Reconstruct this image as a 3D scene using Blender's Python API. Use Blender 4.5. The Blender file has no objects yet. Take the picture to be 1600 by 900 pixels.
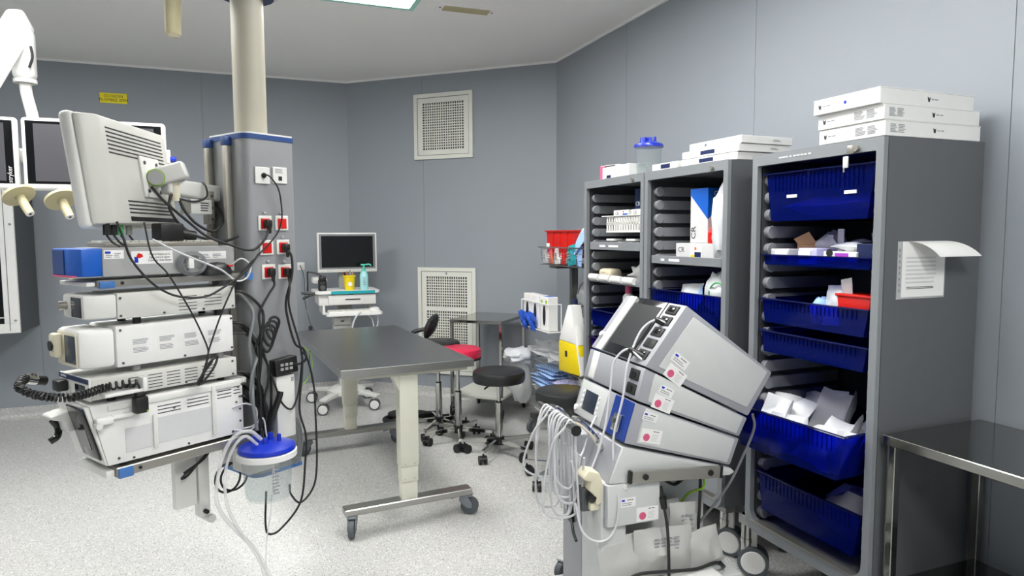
import bpy, bmesh, math, random
from mathutils import Matrix, Vector, noise
R = math.radians
random.seed(7)
SC = bpy.context.scene
COL = SC.collection
# ------------------------------------------------------------------ camera, world, exposure
cam = bpy.data.objects.new('camera', bpy.data.cameras.new('camera'))
COL.objects.link(cam)
cam.data.sensor_width = 36; cam.data.lens = 36*1049.1/1600; cam.data.clip_start = .05
_r, _u, _b = (.93026459, -.36685699, -.00487155), (.03357607, .07190388, .99684627), (-.36534974, -.92749435, .07920725)
cam.matrix_world = Matrix([[_r[i], _u[i], _b[i], (0, 0, 1.55)[i]] for i in range(3)] + [[0, 0, 0, 1]])
SC.camera = cam
w = bpy.data.worlds.new('world'); SC.world = w; w.use_nodes = True
w.node_tree.nodes['Background'].inputs[0].default_value = (.5, .52, .55, 1)
w.node_tree.nodes['Background'].inputs[1].default_value = .2
vs = SC.view_settings
vs.view_transform = 'Standard'; vs.look = 'None'; vs.gamma = 1; vs.use_curve_mapping = False
vs.exposure = EXPOSURE = 0.0
LIGHT = 28.5            # emission of the ceiling light diffusers
# ------------------------------------------------------------------ materials
def lin(h):
    if not isinstance(h, str): return tuple(h)
    o = []
    for i in (0, 2, 4):
        c = int(h[i:i+2], 16)/255
        o.append(c/12.92 if c <= .04045 else ((c+.055)/1.055)**2.4)
    return tuple(o)
MATS = {}
def mat(name, col, rough=.5, metal=0, var=.04, scale=18, bump=0, bscale=200, alpha=None, tint=None, emit=0, spec=.5, coat=0):
    m = bpy.data.materials.new(name); m.use_nodes = True; MATS[name] = m
    nt = m.node_tree; N = nt.nodes; L = nt.links; p = N['Principled BSDF']; out = N['Material Output']
    c = lin(col)
    tc = N.new('ShaderNodeTexCoord'); nz = N.new('ShaderNodeTexNoise'); nz.inputs['Scale'].default_value = scale; nz.inputs['Detail'].default_value = 3
    L.new(tc.outputs['Object'], nz.inputs['Vector'])
    mx = N.new('ShaderNodeMix'); mx.data_type = 'RGBA'
    mx.inputs[6].default_value = tuple(min(1, x*(1-var)) for x in c)+(1,)
    mx.inputs[7].default_value = tuple(min(1, x*(1+var)) for x in c)+(1,)
    L.new(nz.outputs['Fac'], mx.inputs[0]); L.new(mx.outputs[2], p.inputs['Base Color'])
    p.inputs['Roughness'].default_value = rough; p.inputs['Metallic'].default_value = metal
    p.inputs['Specular IOR Level'].default_value = spec
    if coat: p.inputs['Coat Weight'].default_value = coat
    if bump:
        nb = N.new('ShaderNodeTexNoise'); nb.inputs['Scale'].default_value = bscale; L.new(tc.outputs['Object'], nb.inputs['Vector'])
        b = N.new('ShaderNodeBump'); b.inputs['Strength'].default_value = bump; b.inputs['Distance'].default_value = .002
        L.new(nb.outputs['Fac'], b.inputs['Height']); L.new(b.outputs['Normal'], p.inputs['Normal'])
    if emit:
        p.inputs['Emission Color'].default_value = c+(1,); p.inputs['Emission Strength'].default_value = emit
    if alpha is not None:
        t = N.new('ShaderNodeBsdfTransparent'); t.inputs[0].default_value = lin(tint or 'ffffff')+(1,)
        ms = N.new('ShaderNodeMixShader'); ms.inputs[0].default_value = alpha
        L.new(t.outputs[0], ms.inputs[1]); L.new(p.outputs[0], ms.inputs[2]); L.new(ms.outputs[0], out.inputs[0])
    return m
mat('wall', '90969d', .52, var=.02, scale=2, bump=.05, bscale=60)
mat('wall_joint', '7c8187', .6)
mat('ceiling', 'efeeeb', .6, var=.015, scale=2)
mat('trim_white', 'f4f4f2', .5)
mat('vent_white', 'dadbd2', .45)
mat('dark', '17181a', .6)
mat('black', '141414', .45)
mat('black_rubber', '1b1b1c', .6)
mat('black_gloss', '101113', .12)
mat('screen', '16181b', .12, coat=.3)
mat('screen_reflect_grey', '45444a', .5)  # grey base colour stands in for the room reflected in the dark glass
mat('screen_dim', '2b2e2f', .3)
mat('screen_blue', '2a3340', .25)
mat('black_vinyl', '1f2022', .42, bump=.1, bscale=400)
mat('red_vinyl', 'c41f44', .45, bump=.1, bscale=400)
mat('red_plastic', 'c8140a', .4)
mat('white_plastic', 'd8d8d4', .35)
mat('pure_white', 'e4e4e2', .4)
mat('console_white', 'cfcfca', .4)
mat('cream_plastic', 'd6d0b8', .4)
mat('handle_cream', 'b5ad8a', .45)
mat('beige', 'c9bfa6', .55)
mat('grey_plastic', '9fa0a0', .45)
mat('monitor_grey', 'bdbdb7', .45)
mat('dark_grey', '4a4d50', .45)
mat('mid_grey', '76797c', .4)
mat('tower_grey', '939597', .42, .25)
mat('tower_silver', '99968e', .38, .5)
mat('column', '9d998b', .5)
mat('alu', 'a5a39c', .35, .75)
mat('navy_trim', '24437c', .45)
mat('blue_cap', '3f70b0', .45)
mat('blue', '0b57b8', .4)
mat('royal', '0f2fb5', .3, coat=.3)
mat('dark_blue', '11224f', .45)
mat('steel', 'a8a8a4', .3, .92, bump=.03, bscale=90)
mat('steel_dark', '7e7f7f', .3, .92, bump=.03, bscale=90)
mat('chrome', 'c9c9c6', .1, 1)
mat('table_paint', 'd3d3c4', .4)
mat('caster_grey', '7b8087', .45)
mat('rubber_grey', '51575c', .6)
mat('cabinet', '83878b', .42, .15, bump=.06, bscale=300)
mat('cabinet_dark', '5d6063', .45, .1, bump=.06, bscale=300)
mat('cabinet_inside', '3b3d41', .55)
mat('runner', '8d9095', .35, alpha=.85, tint='9a9da2')
mat('tray_blue', '082080', .15, alpha=.24, tint='2048d8', coat=.3)
mat('tray_lip', '131d55', .12, alpha=.6, tint='2c48b0')
mat('clear', 'eef2f4', .05, alpha=.06, tint='f6f8f8')
mat('bag_blue', '66a6ff', .5)
mat('clear_bag', 'eef0f0', .25, alpha=.38, tint='fafafa')
mat('glass', '8a9294', .04, alpha=.25, tint='c9d0d0')
mat('paper', 'e6e6e4', .7)
mat('pouch', 'cfd2d6', .5, var=.08, scale=14, bump=.6, bscale=30)
mat('package', 'b7b7b4', .55, var=.06, scale=12, bump=.6, bscale=26)
mat('steel_polished', '9c9c98', .13, 1)
mat('pump_blue', '12388c', .35)
mat('paper_grey', 'c9cacb', .6)
mat('ink', '2b2b2f', .7)
mat('ink_grey', '8f9196', .7)
mat('pink', 'd0587e', .6)
mat('magenta', 'a53ec0', .6)
mat('orange', 'e0622a', .6)
mat('teal', '1d9ea8', .4)
mat('mint', '55c9b6', .4)
mat('mint_body', '9fd8dc', .25)
mat('yellow', 'e6cd0c', .4)
mat('sign_yellow', 'eede00', .5)
mat('light_blue', '9dc0f0', .7)
mat('lavender', 'c0bde8', .7)
mat('nitrile', '2f63d6', .5)
mat('card', 'b98f6a', .8)
mat('green', '3f9f5a', .5)
mat('lime', '86b81f', .5)
mat('module_grey', '9c9ea4', .42)
mat('module_light', 'c4c7c6', .42)
mat('cable_white', 'c9cace', .45)
mat('cable_grey', '77797c', .5)
mat('slot', '2a2b2d', .6)
mat('diffuser', 'fffdfa', .5, emit=LIGHT)
mat('light_frame', '9fd6c6', .4)
mat('lead_silver', '909092', .3, .6)
def floor_mat():
    m = mat('floor', 'c0c0be', .33, var=.025, scale=1.2)
    nt = m.node_tree; N = nt.nodes; L = nt.links; p = N['Principled BSDF']
    src = p.inputs['Base Color'].links[0].from_socket
    tc = N.new('ShaderNodeTexCoord')
    prev = src
    for sc, thr, col, dm in ((125, .2, '8b8b86', .34), (185, .15, '2a2b2d', .4), (120, .2, 'ececea', .38)):
        v = N.new('ShaderNodeTexVoronoi'); v.inputs['Scale'].default_value = sc; L.new(tc.outputs['Object'], v.inputs['Vector'])
        sp = N.new('ShaderNodeSeparateColor'); L.new(v.outputs['Color'], sp.inputs[0])
        a = N.new('ShaderNodeMath'); a.operation = 'LESS_THAN'; a.inputs[1].default_value = thr; L.new(sp.outputs[0], a.inputs[0])
        b = N.new('ShaderNodeMath'); b.operation = 'LESS_THAN'; b.inputs[1].default_value = dm; L.new(v.outputs['Distance'], b.inputs[0])
        c = N.new('ShaderNodeMath'); c.operation = 'MULTIPLY'; L.new(a.outputs[0], c.inputs[0]); L.new(b.outputs[0], c.inputs[1])
        mx = N.new('ShaderNodeMix'); mx.data_type = 'RGBA'; L.new(c.outputs[0], mx.inputs[0]); L.new(prev, mx.inputs[6]); mx.inputs[7].default_value = lin(col)+(1,)
        prev = mx.outputs[2]
    L.new(prev, p.inputs['Base Color'])
floor_mat()
# ------------------------------------------------------------------ mesh builder
ID = Matrix.Identity(4)
def rotz(d): return Matrix.Rotation(R(d), 4, 'Z')
def T(x, y, z): return Matrix.Translation((x, y, z))
def axes(o, x, y):
    """frame with origin o, x axis, y axis (z = x cross y)"""
    x = Vector(x).normalized(); y = Vector(y); y = (y-x*y.dot(x)).normalized(); z = x.cross(y)
    return Matrix([[x[i], y[i], z[i], o[i]] for i in range(3)]+[[0, 0, 0, 1]])
def smooth_path(pts, k=6):
    P = [Vector(p) for p in pts]
    if len(P) < 3: return P
    Q = [P[0]*2-P[1]]+P+[P[-1]*2-P[-2]]; o = []
    for i in range(1, len(Q)-2):
        a, b, c, d = Q[i-1:i+3]
        for j in range(k):
            t = j/k
            o.append(.5*((2*b)+(c-a)*t+(2*a-5*b+4*c-d)*t*t+(3*b-a-3*c+d)*t**3))
    o.append(P[-1]); return o
class MB:
    def __init__(s, M=ID): s.v = []; s.f = []; s.M = M.copy(); s.mi = []; s.mats = []; s.cm = 0
    def use(s, m):
        if m not in s.mats: s.mats.append(m)
        s.cm = s.mats.index(m); return s
    def add(s, vs, fs, M=None):
        b = len(s.v); X = s.M @ M if M is not None else s.M
        s.v += [X @ Vector(p) for p in vs]; s.f += [tuple(b+i for i in f) for f in fs]; s.mi += [s.cm]*len(fs); return s
    def box(s, c, d, M=None, bev=0, seg=2):
        x, y, z = c; a, b, e = d[0]/2, d[1]/2, d[2]/2
        if bev:
            bm = bmesh.new(); bmesh.ops.create_cube(bm, size=1)
            for v in bm.verts: v.co = Vector((v.co.x*d[0]+x, v.co.y*d[1]+y, v.co.z*d[2]+z))
            bmesh.ops.bevel(bm, geom=bm.edges[:], offset=min(bev, a*.98, b*.98, e*.98), segments=seg, affect='EDGES', profile=.5)
            return s.bm(bm, M)
        vs = [(x+i*a, y+j*b, z+k*e) for i in (-1, 1) for j in (-1, 1) for k in (-1, 1)]
        return s.add(vs, [(0, 1, 3, 2), (4, 6, 7, 5), (0, 4, 5, 1), (2, 3, 7, 6), (0, 2, 6, 4), (1, 5, 7, 3)], M)
    def bb(s, lo, hi, M=None, bev=0, seg=2):
        return s.box([(lo[i]+hi[i])/2 for i in range(3)], [abs(hi[i]-lo[i]) for i in range(3)], M, bev, seg)
    def bm(s, bm, M=None):
        bm.verts.index_update()
        s.add([v.co.copy() for v in bm.verts], [[v.index for v in f.verts] for f in bm.faces], M); bm.free(); return s
    def cyl(s, p, q, r, r2=None, n=16, cap=True, M=None):
        p = Vector(p); q = Vector(q); r2 = r if r2 is None else r2
        d = (q-p).normalized(); u = d.orthogonal().normalized(); w = d.cross(u)
        vs = []; fs = []
        for i in range(n):
            t = 2*math.pi*i/n; e = u*math.cos(t)+w*math.sin(t)
            vs += [p+e*r, q+e*r2]
        for i in range(n):
            j = (i+1) % n; fs.append((2*i, 2*j, 2*j+1, 2*i+1))
        if cap: fs += [tuple(range(2*n-2, -1, -2)), tuple(range(1, 2*n, 2))]
        return s.add(vs, fs, M)
    def tube(s, pts, r, n=8, k=6, closed=False, M=None):
        P = smooth_path(pts, k) if k else [Vector(p) for p in pts]
        if closed: P = P[:-1] if (P[0]-P[-1]).length < 1e-6 else P
        m = len(P); vs = []; fs = []; u = None
        for i in range(m):
            a = P[(i-1) % m] if (closed or i) else P[0]; b = P[(i+1) % m] if (closed or i < m-1) else P[-1]
            d = (b-a); d = d.normalized() if d.length > 1e-9 else Vector((0, 0, 1))
            if u is None: u = d.orthogonal().normalized()
            else:
                u = u-d*u.dot(d); u = u.normalized() if u.length > 1e-6 else d.orthogonal().normalized()
            w = d.cross(u)
            vs += [P[i]+(u*math.cos(2*math.pi*j/n)+w*math.sin(2*math.pi*j/n))*r for j in range(n)]
        for i in range(m if closed else m-1):
            i2 = (i+1) % m
            for j in range(n):
                j2 = (j+1) % n; fs.append((i*n+j, i*n+j2, i2*n+j2, i2*n+j))
        if not closed: fs += [tuple(range(n-1, -1, -1)), tuple((m-1)*n+j for j in range(n))]
        return s.add(vs, fs, M)
    def lathe(s, prof, c=(0, 0, 0), n=24, M=None, sx=1, sy=1):
        vs = []; fs = []; k = len(prof)
        for i in range(n):
            t = 2*math.pi*i/n
            vs += [(c[0]+r*sx*math.cos(t), c[1]+r*sy*math.sin(t), c[2]+z) for r, z in prof]
        for i in range(n):
            j = (i+1) % n
            for q in range(k-1): fs.append((i*k+q, j*k+q, j*k+q+1, i*k+q+1))
        if prof[0][0] > 1e-6: fs.append(tuple(i*k for i in range(n-1, -1, -1)))
        if prof[-1][0] > 1e-6: fs.append(tuple(i*k+k-1 for i in range(n)))
        return s.add(vs, fs, M)
    def prism(s, poly, ax, lo, hi, M=None, bev=0):
        n = len(poly)
        f = {'x': lambda a, b, h: (h, a, b), 'y': lambda a, b, h: (a, h, b), 'z': lambda a, b, h: (a, b, h)}[ax]
        vs = [f(a, b, lo) for a, b in poly]+[f(a, b, hi) for a, b in poly]
        fs = [tuple(range(n-1, -1, -1)), tuple(range(n, 2*n))]+[(i, (i+1) % n, n+(i+1) % n, n+i) for i in range(n)]
        if bev:
            bm = bmesh.new(); V = [bm.verts.new(v) for v in vs]
            for q in fs: bm.faces.new([V[i] for i in q])
            bmesh.ops.recalc_face_normals(bm, faces=bm.faces[:])
            bmesh.ops.bevel(bm, geom=bm.edges[:], offset=bev, segments=2, affect='EDGES', profile=.5)
            return s.bm(bm, M)
        return s.add(vs, fs, M)
    def quad(s, a, b, c, d): return s.add([a, b, c, d], [(0, 1, 2, 3)])
    def pouch(s, w, h, t, M=None, nx=8, ny=6, amp=.25, seed=0, bend=0):
        vs = []; fs = []
        for side in (1, -1):
            for j in range(ny+1):
                for i in range(nx+1):
                    u = i/nx; v = j/ny; e = max(0, math.sin(math.pi*u)*math.sin(math.pi*v))**.5
                    nn = noise.noise((u*3+seed*7.3, v*3, seed*1.7))
                    x = (u-.5)*w*(1+.03*noise.noise((v*4, seed, 2))); y = (v-.5)*h*(1+.03*noise.noise((u*4, seed, 5)))
                    z = side*t/2*e*(1+nn*amp*2)+bend*(u-.5)**2+amp*.35*t*noise.noise((u*2.2+seed*3, v*2.2, 9.1))
                    vs.append((x, y, z))
        o = (nx+1)*(ny+1)
        for sd in (0, 1):
            for j in range(ny):
                for i in range(nx):
                    a = sd*o+j*(nx+1)+i; q = (a, a+1, a+nx+2, a+nx+1); fs.append(q if sd == 0 else q[::-1])
        return s.add(vs, fs, M)
    def blob(s, c, d, amp=.25, fr=2.2, seed=0, sub=3, M=None, flat=None):
        bm = bmesh.new(); bmesh.ops.create_icosphere(bm, subdivisions=sub, radius=1)
        for v in bm.verts:
            p = v.co.copy(); k = 1+amp*noise.noise(p*fr+Vector((seed*5.1, seed*2.3, seed)))+amp*.5*noise.noise(p*fr*2.7+Vector((seed, 3, seed*4.2)))
            q = Vector((p.x*d[0]/2*k, p.y*d[1]/2*k, p.z*d[2]/2*k))
            if flat is not None: q.z = max(q.z, -d[2]/2*flat)
            v.co = q+Vector(c)
        return s.bm(bm, M)
    def mesh(s, name, m, ang=35):
        me = bpy.data.meshes.new(name); me.from_pydata([tuple(v) for v in s.v], [], s.f)
        ms = s.mats or [m]
        for x in ms: me.materials.append(MATS[x])
        if s.mats:
            for p, i in zip(me.polygons, s.mi): p.material_index = i
        bm = bmesh.new(); bm.from_mesh(me); bmesh.ops.recalc_face_normals(bm, faces=bm.faces[:]); bm.to_mesh(me); bm.free()
        me.polygons.foreach_set('use_smooth', [True]*len(me.polygons)); me.set_sharp_from_angle(angle=R(ang)); me.update()
        return me
    def build(s, name, m, parent=None, ang=35, label=None):
        o = bpy.data.objects.new(name, s.mesh(name, m, ang)); COL.objects.link(o)
        if parent is not None: o.parent = parent
        if label: o['label'] = label
        return o
def tag(o, label, cat, group=None, kind=None):
    o['label'] = label; o['category'] = cat
    if group: o['group'] = group
    if kind: o['kind'] = kind
    return o
def thing(name, label, cat, loc=(0, 0, 0), rz=0, group=None):
    o = bpy.data.objects.new(name, None); COL.objects.link(o); o.empty_display_size = .05
    o.location = loc; o.rotation_euler = (0, 0, R(rz)); return tag(o, label, cat, group)
def inv(o, F=ID):
    """matrix taking coordinates of frame F (default world) to the local space of thing o"""
    return (T(*o.location) @ Matrix.Rotation(o.rotation_euler.z, 4, 'Z')).inverted() @ F
def shape(name, m, parent, M=ID, label=None):
    """with-less shorthand: returns an MB whose .done() links it"""
    b = MB(M); b.done = lambda ang=35: b.build(name, m, parent, ang, label); return b
def copy_tree(o, parent=None):
    c = o.copy(); COL.objects.link(c); c.parent = parent
    for ch in list(o.children): copy_tree(ch, c)
    return c
def put(o, loc, rz=None, label=None):
    o.location = loc
    if rz is not None: o.rotation_euler = (0, 0, R(rz))
    if label: o['label'] = label
    return o
def inst(me, name, parent, loc=(0, 0, 0), rot=(0, 0, 0)):
    o = bpy.data.objects.new(name, me); COL.objects.link(o); o.parent = parent; o.location = loc; o.rotation_euler = rot; return o
def text(s, size, M, m, parent, name='lettering', ext=.0003, align='CENTER', sx=1):
    cu = bpy.data.curves.new('t', 'FONT'); cu.body = s; cu.size = size; cu.extrude = ext; cu.align_x = align; cu.align_y = 'CENTER'; cu.space_line = .95; cu.resolution_u = 2
    t = bpy.data.objects.new('t', cu); me = bpy.data.meshes.new_from_object(t); bpy.data.objects.remove(t); bpy.data.curves.remove(cu)
    me.transform(M @ Matrix.Diagonal((sx, 1, 1, 1))); me.materials.clear(); me.materials.append(MATS[m]); me.name = name
    o = bpy.data.objects.new(name, me); COL.objects.link(o); o.parent = parent; return o
def prints(mb, w, h, rows, M, cols=1, fill=.75, seed=1, th=.0008):
    """rows of fine unreadable print, as flat dark dashes on a label (x right, y up, z out)"""
    rd = random.Random(seed)
    for r in range(rows):
        y = h/2-(r+.5)*h/rows
        for c in range(cols):
            x0 = -w/2+c*w/cols; L_ = w/cols*.92*rd.uniform(fill, 1)
            mb.box((x0+L_/2, y, th/2), (L_, h/rows*.42, th), M)
# ------------------------------------------------------------------ the room
H = 3.04; XL = -3.3; YF = -2.3; XR = 2.535; YA = 6.80; XAB = .955; YBC = 5.365
outline = [(XL, YF), (XR, YF), (XR, YBC), (XAB, YA), (XL, YA)]
def big(k): return [(x+(k if x > 0 else -k), y+(k if y > 3 else -k)) for x, y in outline]
def struct(o): o['kind'] = 'structure'; return o
struct(MB().prism(big(.15), 'z', -.1, 0).build('floor', 'floor'))
struct(MB().prism(big(.15), 'z', H, H+.1).build('ceiling', 'ceiling'))
def wall(name, bname, tname, a, b, seams):
    """a->b runs with the room on its right-hand side"""
    a = Vector((*a, 0)); b = Vector((*b, 0)); L_ = (b-a).length; d = (b-a)/L_; out = Vector((-d.y, d.x, 0))
    F = axes(a, d, out)                       # x along, y outwards, z up
    back = struct(MB(F).bb((-.02, .0035, 0), (L_+.02, .12, H)).build(name, 'wall_joint'))
    s = [0]+seams+[L_]
    for i in range(len(s)-1):
        lo = s[i]+(.0014 if i else 0); hi = s[i+1]-(.0014 if i < len(s)-2 else 0)
        MB(F).bb((lo, 0, 0), (hi, .005, H)).build('panel', 'wall', back)
    prof = [(0.0, 0), (0.0, .1), (-.004, .1), (-.004, .045)]+[(-.004-.04*(1-math.cos(t)), .045-.04*math.sin(t)) for t in (.3, .6, .9, 1.2, 1.571)]+[(-.044, 0)]
    m = MB(F @ Matrix(((0, 0, 1, 0), (1, 0, 0, 0), (0, 1, 0, 0), (0, 0, 0, 1))))
    m.prism(prof, 'z', 0, L_); struct(m.build(bname, 'floor', ang=60))
    struct(MB(F).bb((0, -.016, H-.016), (L_, 0, H)).build(tname, 'trim_white'))
wall('wall_back', 'baseboard_back', 'trim_1', (XL, YA), (XAB, YA), [.3, -1.666-XL, -.336-XL])
wall('wall_corner', 'baseboard_corner', 'trim_2', (XAB, YA), (XR, YBC), [.83])
wall('wall_right', 'baseboard_right', 'trim_3', (XR, YBC), (XR, YF), [YBC-4.21, YBC-2.908, YBC-1.602, YBC-.296, YBC+1.01])
wall('wall_front', 'baseboard_front', 'trim_4', (XR, YF), (XL, YF), [1.3, 2.6, 3.9, 5.2])
wall('wall_left', 'baseboard_left', 'trim_5', (XL, YF), (XL, YA), [1.3, 2.6, 3.9, 5.2, 6.5, 7.8])
# ceiling lights (only the first is in view; the others light the room the same way)
def ceiling_light(x, y, sx, sy, label):
    t = thing('ceiling_light', label, 'ceiling light', (x, y, H), 0, 'recessed ceiling light panels')
    m = MB(); k = .035
    for (a, b, c, d) in ((-sx/2, -sy/2, sx/2, -sy/2+k), (-sx/2, sy/2-k, sx/2, sy/2), (-sx/2, -sy/2+k, -sx/2+k, sy/2-k), (sx/2-k, -sy/2+k, sx/2, sy/2-k)):
        m.bb((a, b, -.014), (c, d, 0))
    m.build('frame', 'light_frame', t)
    MB().bb((-sx/2+k, -sy/2+k, -.006), (sx/2-k, sy/2-k, 0)).build('diffuser', 'diffuser', t)
for i, (x, y, lb) in enumerate([(.775, 3.89, 'bright ceiling light panel with pale green frame at the top of the picture'),
                 (-1.0, 3.7, 'ceiling light panel above the white consoles, out of view'),
                 (-2.5, 3.7, 'ceiling light panel above the left monitors, out of view'),
                 (1.2, 2.2, 'ceiling light panel above the cabinets and the equipment cart, out of view'),
                 (1.3, -.3, 'ceiling light panel above the steel corner table, out of view'),
                 (.1, -.4, 'ceiling light panel above the camera, out of view')]):
    ceiling_light(x, y, .6, 1.2, lb)
t = thing('ceiling_vent', 'narrow slotted air vent in the ceiling beside the light panel', 'air vent', (1.405, 4.37, H), -1.5)
m = MB()
for lo, hi in (((-.2, -.07, -.006), (.2, -.045, 0)), ((-.2, .045, -.006), (.2, .07, 0)), ((-.2, -.045, -.006), (-.155, .045, 0)), ((.155, -.045, -.006), (.2, .045, 0))): m.bb(lo, hi)
m.build('frame', 'ceiling', t)
MB().bb((-.155, -.045, -.002), (.155, .045, 0)).build('duct', 'dark', t)
sl = MB().box((0, 0, 0), (.31, .004, .014), Matrix.Rotation(R(35), 4, 'X')).mesh('slat', 'handle_cream')
for i in range(7): inst(sl, 'slat', t, (0, -.036+.012*i, -.006))
for x in (-.178, .178): MB().cyl((x, 0, -.008), (x, 0, -.004), .006, n=8).build('screw', 'dark', t)
# wall grilles on the diagonal corner wall
DW = Vector((XR-XAB, YBC-YA, 0)).normalized(); NI = Vector((DW.y, -DW.x, 0))      # along wall, into the room
if NI.dot(Vector((-1, -1, 0))) < 0: NI = -NI
def grille(name, label, p, w_, h_, blocks, nx, ny):
    t = thing(name, label, 'air grille', p, math.degrees(math.atan2(DW.y, DW.x)))   # local x along wall, -y into the room
    def ring(mb, w0, h0, z0, k, y0, y1):
        for lo, hi in (((-w0/2, y0, z0), (w0/2, y1, z0+k)), ((-w0/2, y0, z0+h0-k), (w0/2, y1, z0+h0)), ((-w0/2, y0, z0+k), (-w0/2+k, y1, z0+h0-k)), ((w0/2-k, y0, z0+k), (w0/2, y1, z0+h0-k))): mb.bb(lo, hi)
        return mb
    ring(MB(), w_, h_, 0, .035, -.022, .001).build('frame', 'vent_white', t)
    MB().bb((-w_/2+.02, -.004, .02), (w_/2-.02, .001, h_-.02)).build('backing', 'dark', t)
    # inner panel round the openings
    m = MB(); x0 = w_/2-.040; zc = .040
    for (z0, z1) in blocks:
        m.bb((-x0, -.016, zc), (x0, -.004, z0)); zc = z1
        m.bb((-x0, -.016, z0), (-x0+.05, -.004, z1)); m.bb((x0-.05, -.016, z0), (x0, -.004, z1))
    m.bb((-x0, -.016, zc), (x0, -.004, h_-.040)); m.build('panel', 'vent_white', t)
    ww = 2*(x0-.05)
    for (z0, z1) in blocks:
        n_ = round((z1-z0)/ny)
        vb = MB().bb((-.0045, -.014, z0), (.0045, -.006, z1)).mesh('bar', 'vent_white')
        for i in range(1, nx): inst(vb, 'bar', t, (-ww/2+ww*i/nx, 0, 0))
        hb = MB().bb((-ww/2, -.0145, -.0045), (ww/2, -.0055, .0045)).mesh('bar', 'vent_white')
        for j in range(1, n_): inst(hb, 'bar', t, (0, 0, z0+(z1-z0)*j/n_))
    return t
g = grille('wall_grille', 'square white perforated air grille high on the diagonal wall', (1.73, 6.096, 2.255), .6, .6, [(.085, .515)], 18, .024)
g = grille('wall_grille', 'tall white perforated air grille low on the wall behind the stools', (1.742, 6.085, .235), .6, 1.01, [(.085, .6), (.64, .925)], 18, .026)
MB().cyl((0, -.018, .955), (0, -.014, .955), .01, n=10).build('lock', 'mid_grey', g)
# sign, socket, wall cupboard on the back wall
t = thing('wall_sign', 'small yellow sign with two lines of dark lettering on the back wall', 'sign', (-1.034, YA, 2.705))
MB().bb((-.1035, -.004, 0), (.1035, 0, .086), bev=.001, seg=1).build('plate', 'sign_yellow', t)
text('CLOISON\nPLOMBEE 2MM', .034, axes((0, -.0043, .043), (1, 0, 0), (0, 0, 1)), 'ink', t)
t = thing('wall_socket', 'white wall socket with a thin cable beside the computer cart', 'socket', (.481, YA, 1.217))
MB().bb((-.035, -.01, 0), (.035, 0, .076), bev=.004).build('plate', 'white_plastic', t)
MB().cyl((-.006, -.013, .04), (-.006, -.008, .04), .007, n=10).build('outlet', 'black', t)
t = thing('wall_cupboard', 'dark-sided wall cupboard with white frame and glass front at the left edge', 'cupboard', (-2.3, 6.55, .8))
MB().bb((-.62, -.255, 0), (.627, .25, 1.16)).build('body', 'dark_grey', t)
m = MB()
for lo, hi in (((-.62, -.275, 0), (.627, -.255, .075)), ((-.62, -.275, 1.08), (.627, -.255, 1.16)), ((-.62, -.275, .075), (-.54, -.255, 1.08)), ((.525, -.275, .075), (.627, -.255, 1.08))): m.bb(lo, hi, bev=.004, seg=1)
m.build('door_frame', 'pure_white', t)
MB().bb((.56, -.279, .02), (.564, -.2745, 1.14)).build('seal', 'mid_grey', t)
MB().bb((-.54, -.262, .075), (.525, -.257, 1.08)).build('pane', 'black_gloss', t)
MB().bb((-.54, -.268, .12), (.525, -.262, .128)).build('shelf_edge', 'white_plastic', t)
for z in (.1, .85): MB().cyl((.6, -.29, z), (.6, -.275, z), .008, n=8).build('hinge', 'alu', t)
# ------------------------------------------------------------------ ceiling pendant with equipment tower (frame PF: x = s, y = -t, z up)
PO = (-.061, 2.899, 0); PA = 31.5
PF = T(*PO) @ rotz(PA)
def pthing(name, label, cat, s, y, z, group=None):
    p = PF @ Vector((s, y, z)); o = thing(name, label, cat, p, PA, group); return o, T(-s, -y, -z)
t, M = pthing('ceiling_pendant', 'grey ceiling-hung supply tower with red sockets, silver column and two shelves', 'supply tower', .2, .14, .53)
def rounded(x0, y0, x1, y1, r00, r10, r11, r01, k=6):
    o = []
    for (cx, cy, r, a0) in ((x0+r00, y0+r00, r00, 180), (x1-r10, y0+r10, r10, 270), (x1-r11, y1-r11, r11, 0), (x0+r01, y1-r01, r01, 90)):
        for i in range(k+1):
            a = R(a0+90*i/k); o.append((cx+r*math.cos(a), cy+r*math.sin(a)))
    return o
MB(M).prism(rounded(.075, 0, .305, .28, .045, .012, .012, .03), 'z', .55, 1.945).build('tower_body', 'tower_grey', t)
MB(M).prism(rounded(.072, -.003, .308, .283, .046, .012, .012, .03), 'z', 1.945, 1.965).build('top_band', 'navy_trim', t)
MB(M).prism(rounded(.075, 0, .305, .28, .045, .012, .012, .03), 'z', 1.965, 1.972).build('top_cap', 'white_plastic', t)
MB(M).prism(rounded(.073, -.002, .307, .282, .046, .012, .012, .03), 'z', .535, .55).build('bottom_band', 'blue_cap', t)
for y in (.105, .245):
    rl = MB(M).bb((.045, y-.013, .62), (.075, y+.013, 1.92), bev=.004).build('rail', 'tower_silver', t)
    MB(M).bb((.043, y-.016, 1.92), (.077, y+.016, 1.955), bev=.003).build('rail_cap', 'navy_trim', rl)
MB(M).lathe([(.066, 1.972), (.066, 2.57)], (.196, .14, 0), 32).build('column', 'column', t)
MB(M).lathe([(.05, 2.565), (.135, 2.565), (.14, 2.58), (.14, 2.6), (.05, 2.61)], (.196, .14, 0), 32).build('swivel_joint', 'white_plastic', t)
MB(M).lathe([(.08, 2.55), (.11, 2.55), (.11, 2.567), (.08, 2.567)], (.196, .14, 0), 32).build('swivel_ring', 'dark_blue', t)
ax = inv(t)      # world coordinates for the arm that carries the column
cx, cy = (PF @ Vector((.196, .14, 0))).xy
MB(ax).box((cx-.2, cy-.62, 2.68), (.2, 1.5, .16), bev=.03).build('arm', 'white_plastic', t)
MB(ax).cyl((cx-.2, cy-1.22, 2.76), (cx-.2, cy-1.22, 3.0), .09, n=24).build('ceiling_post', 'white_plastic', t)
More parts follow.
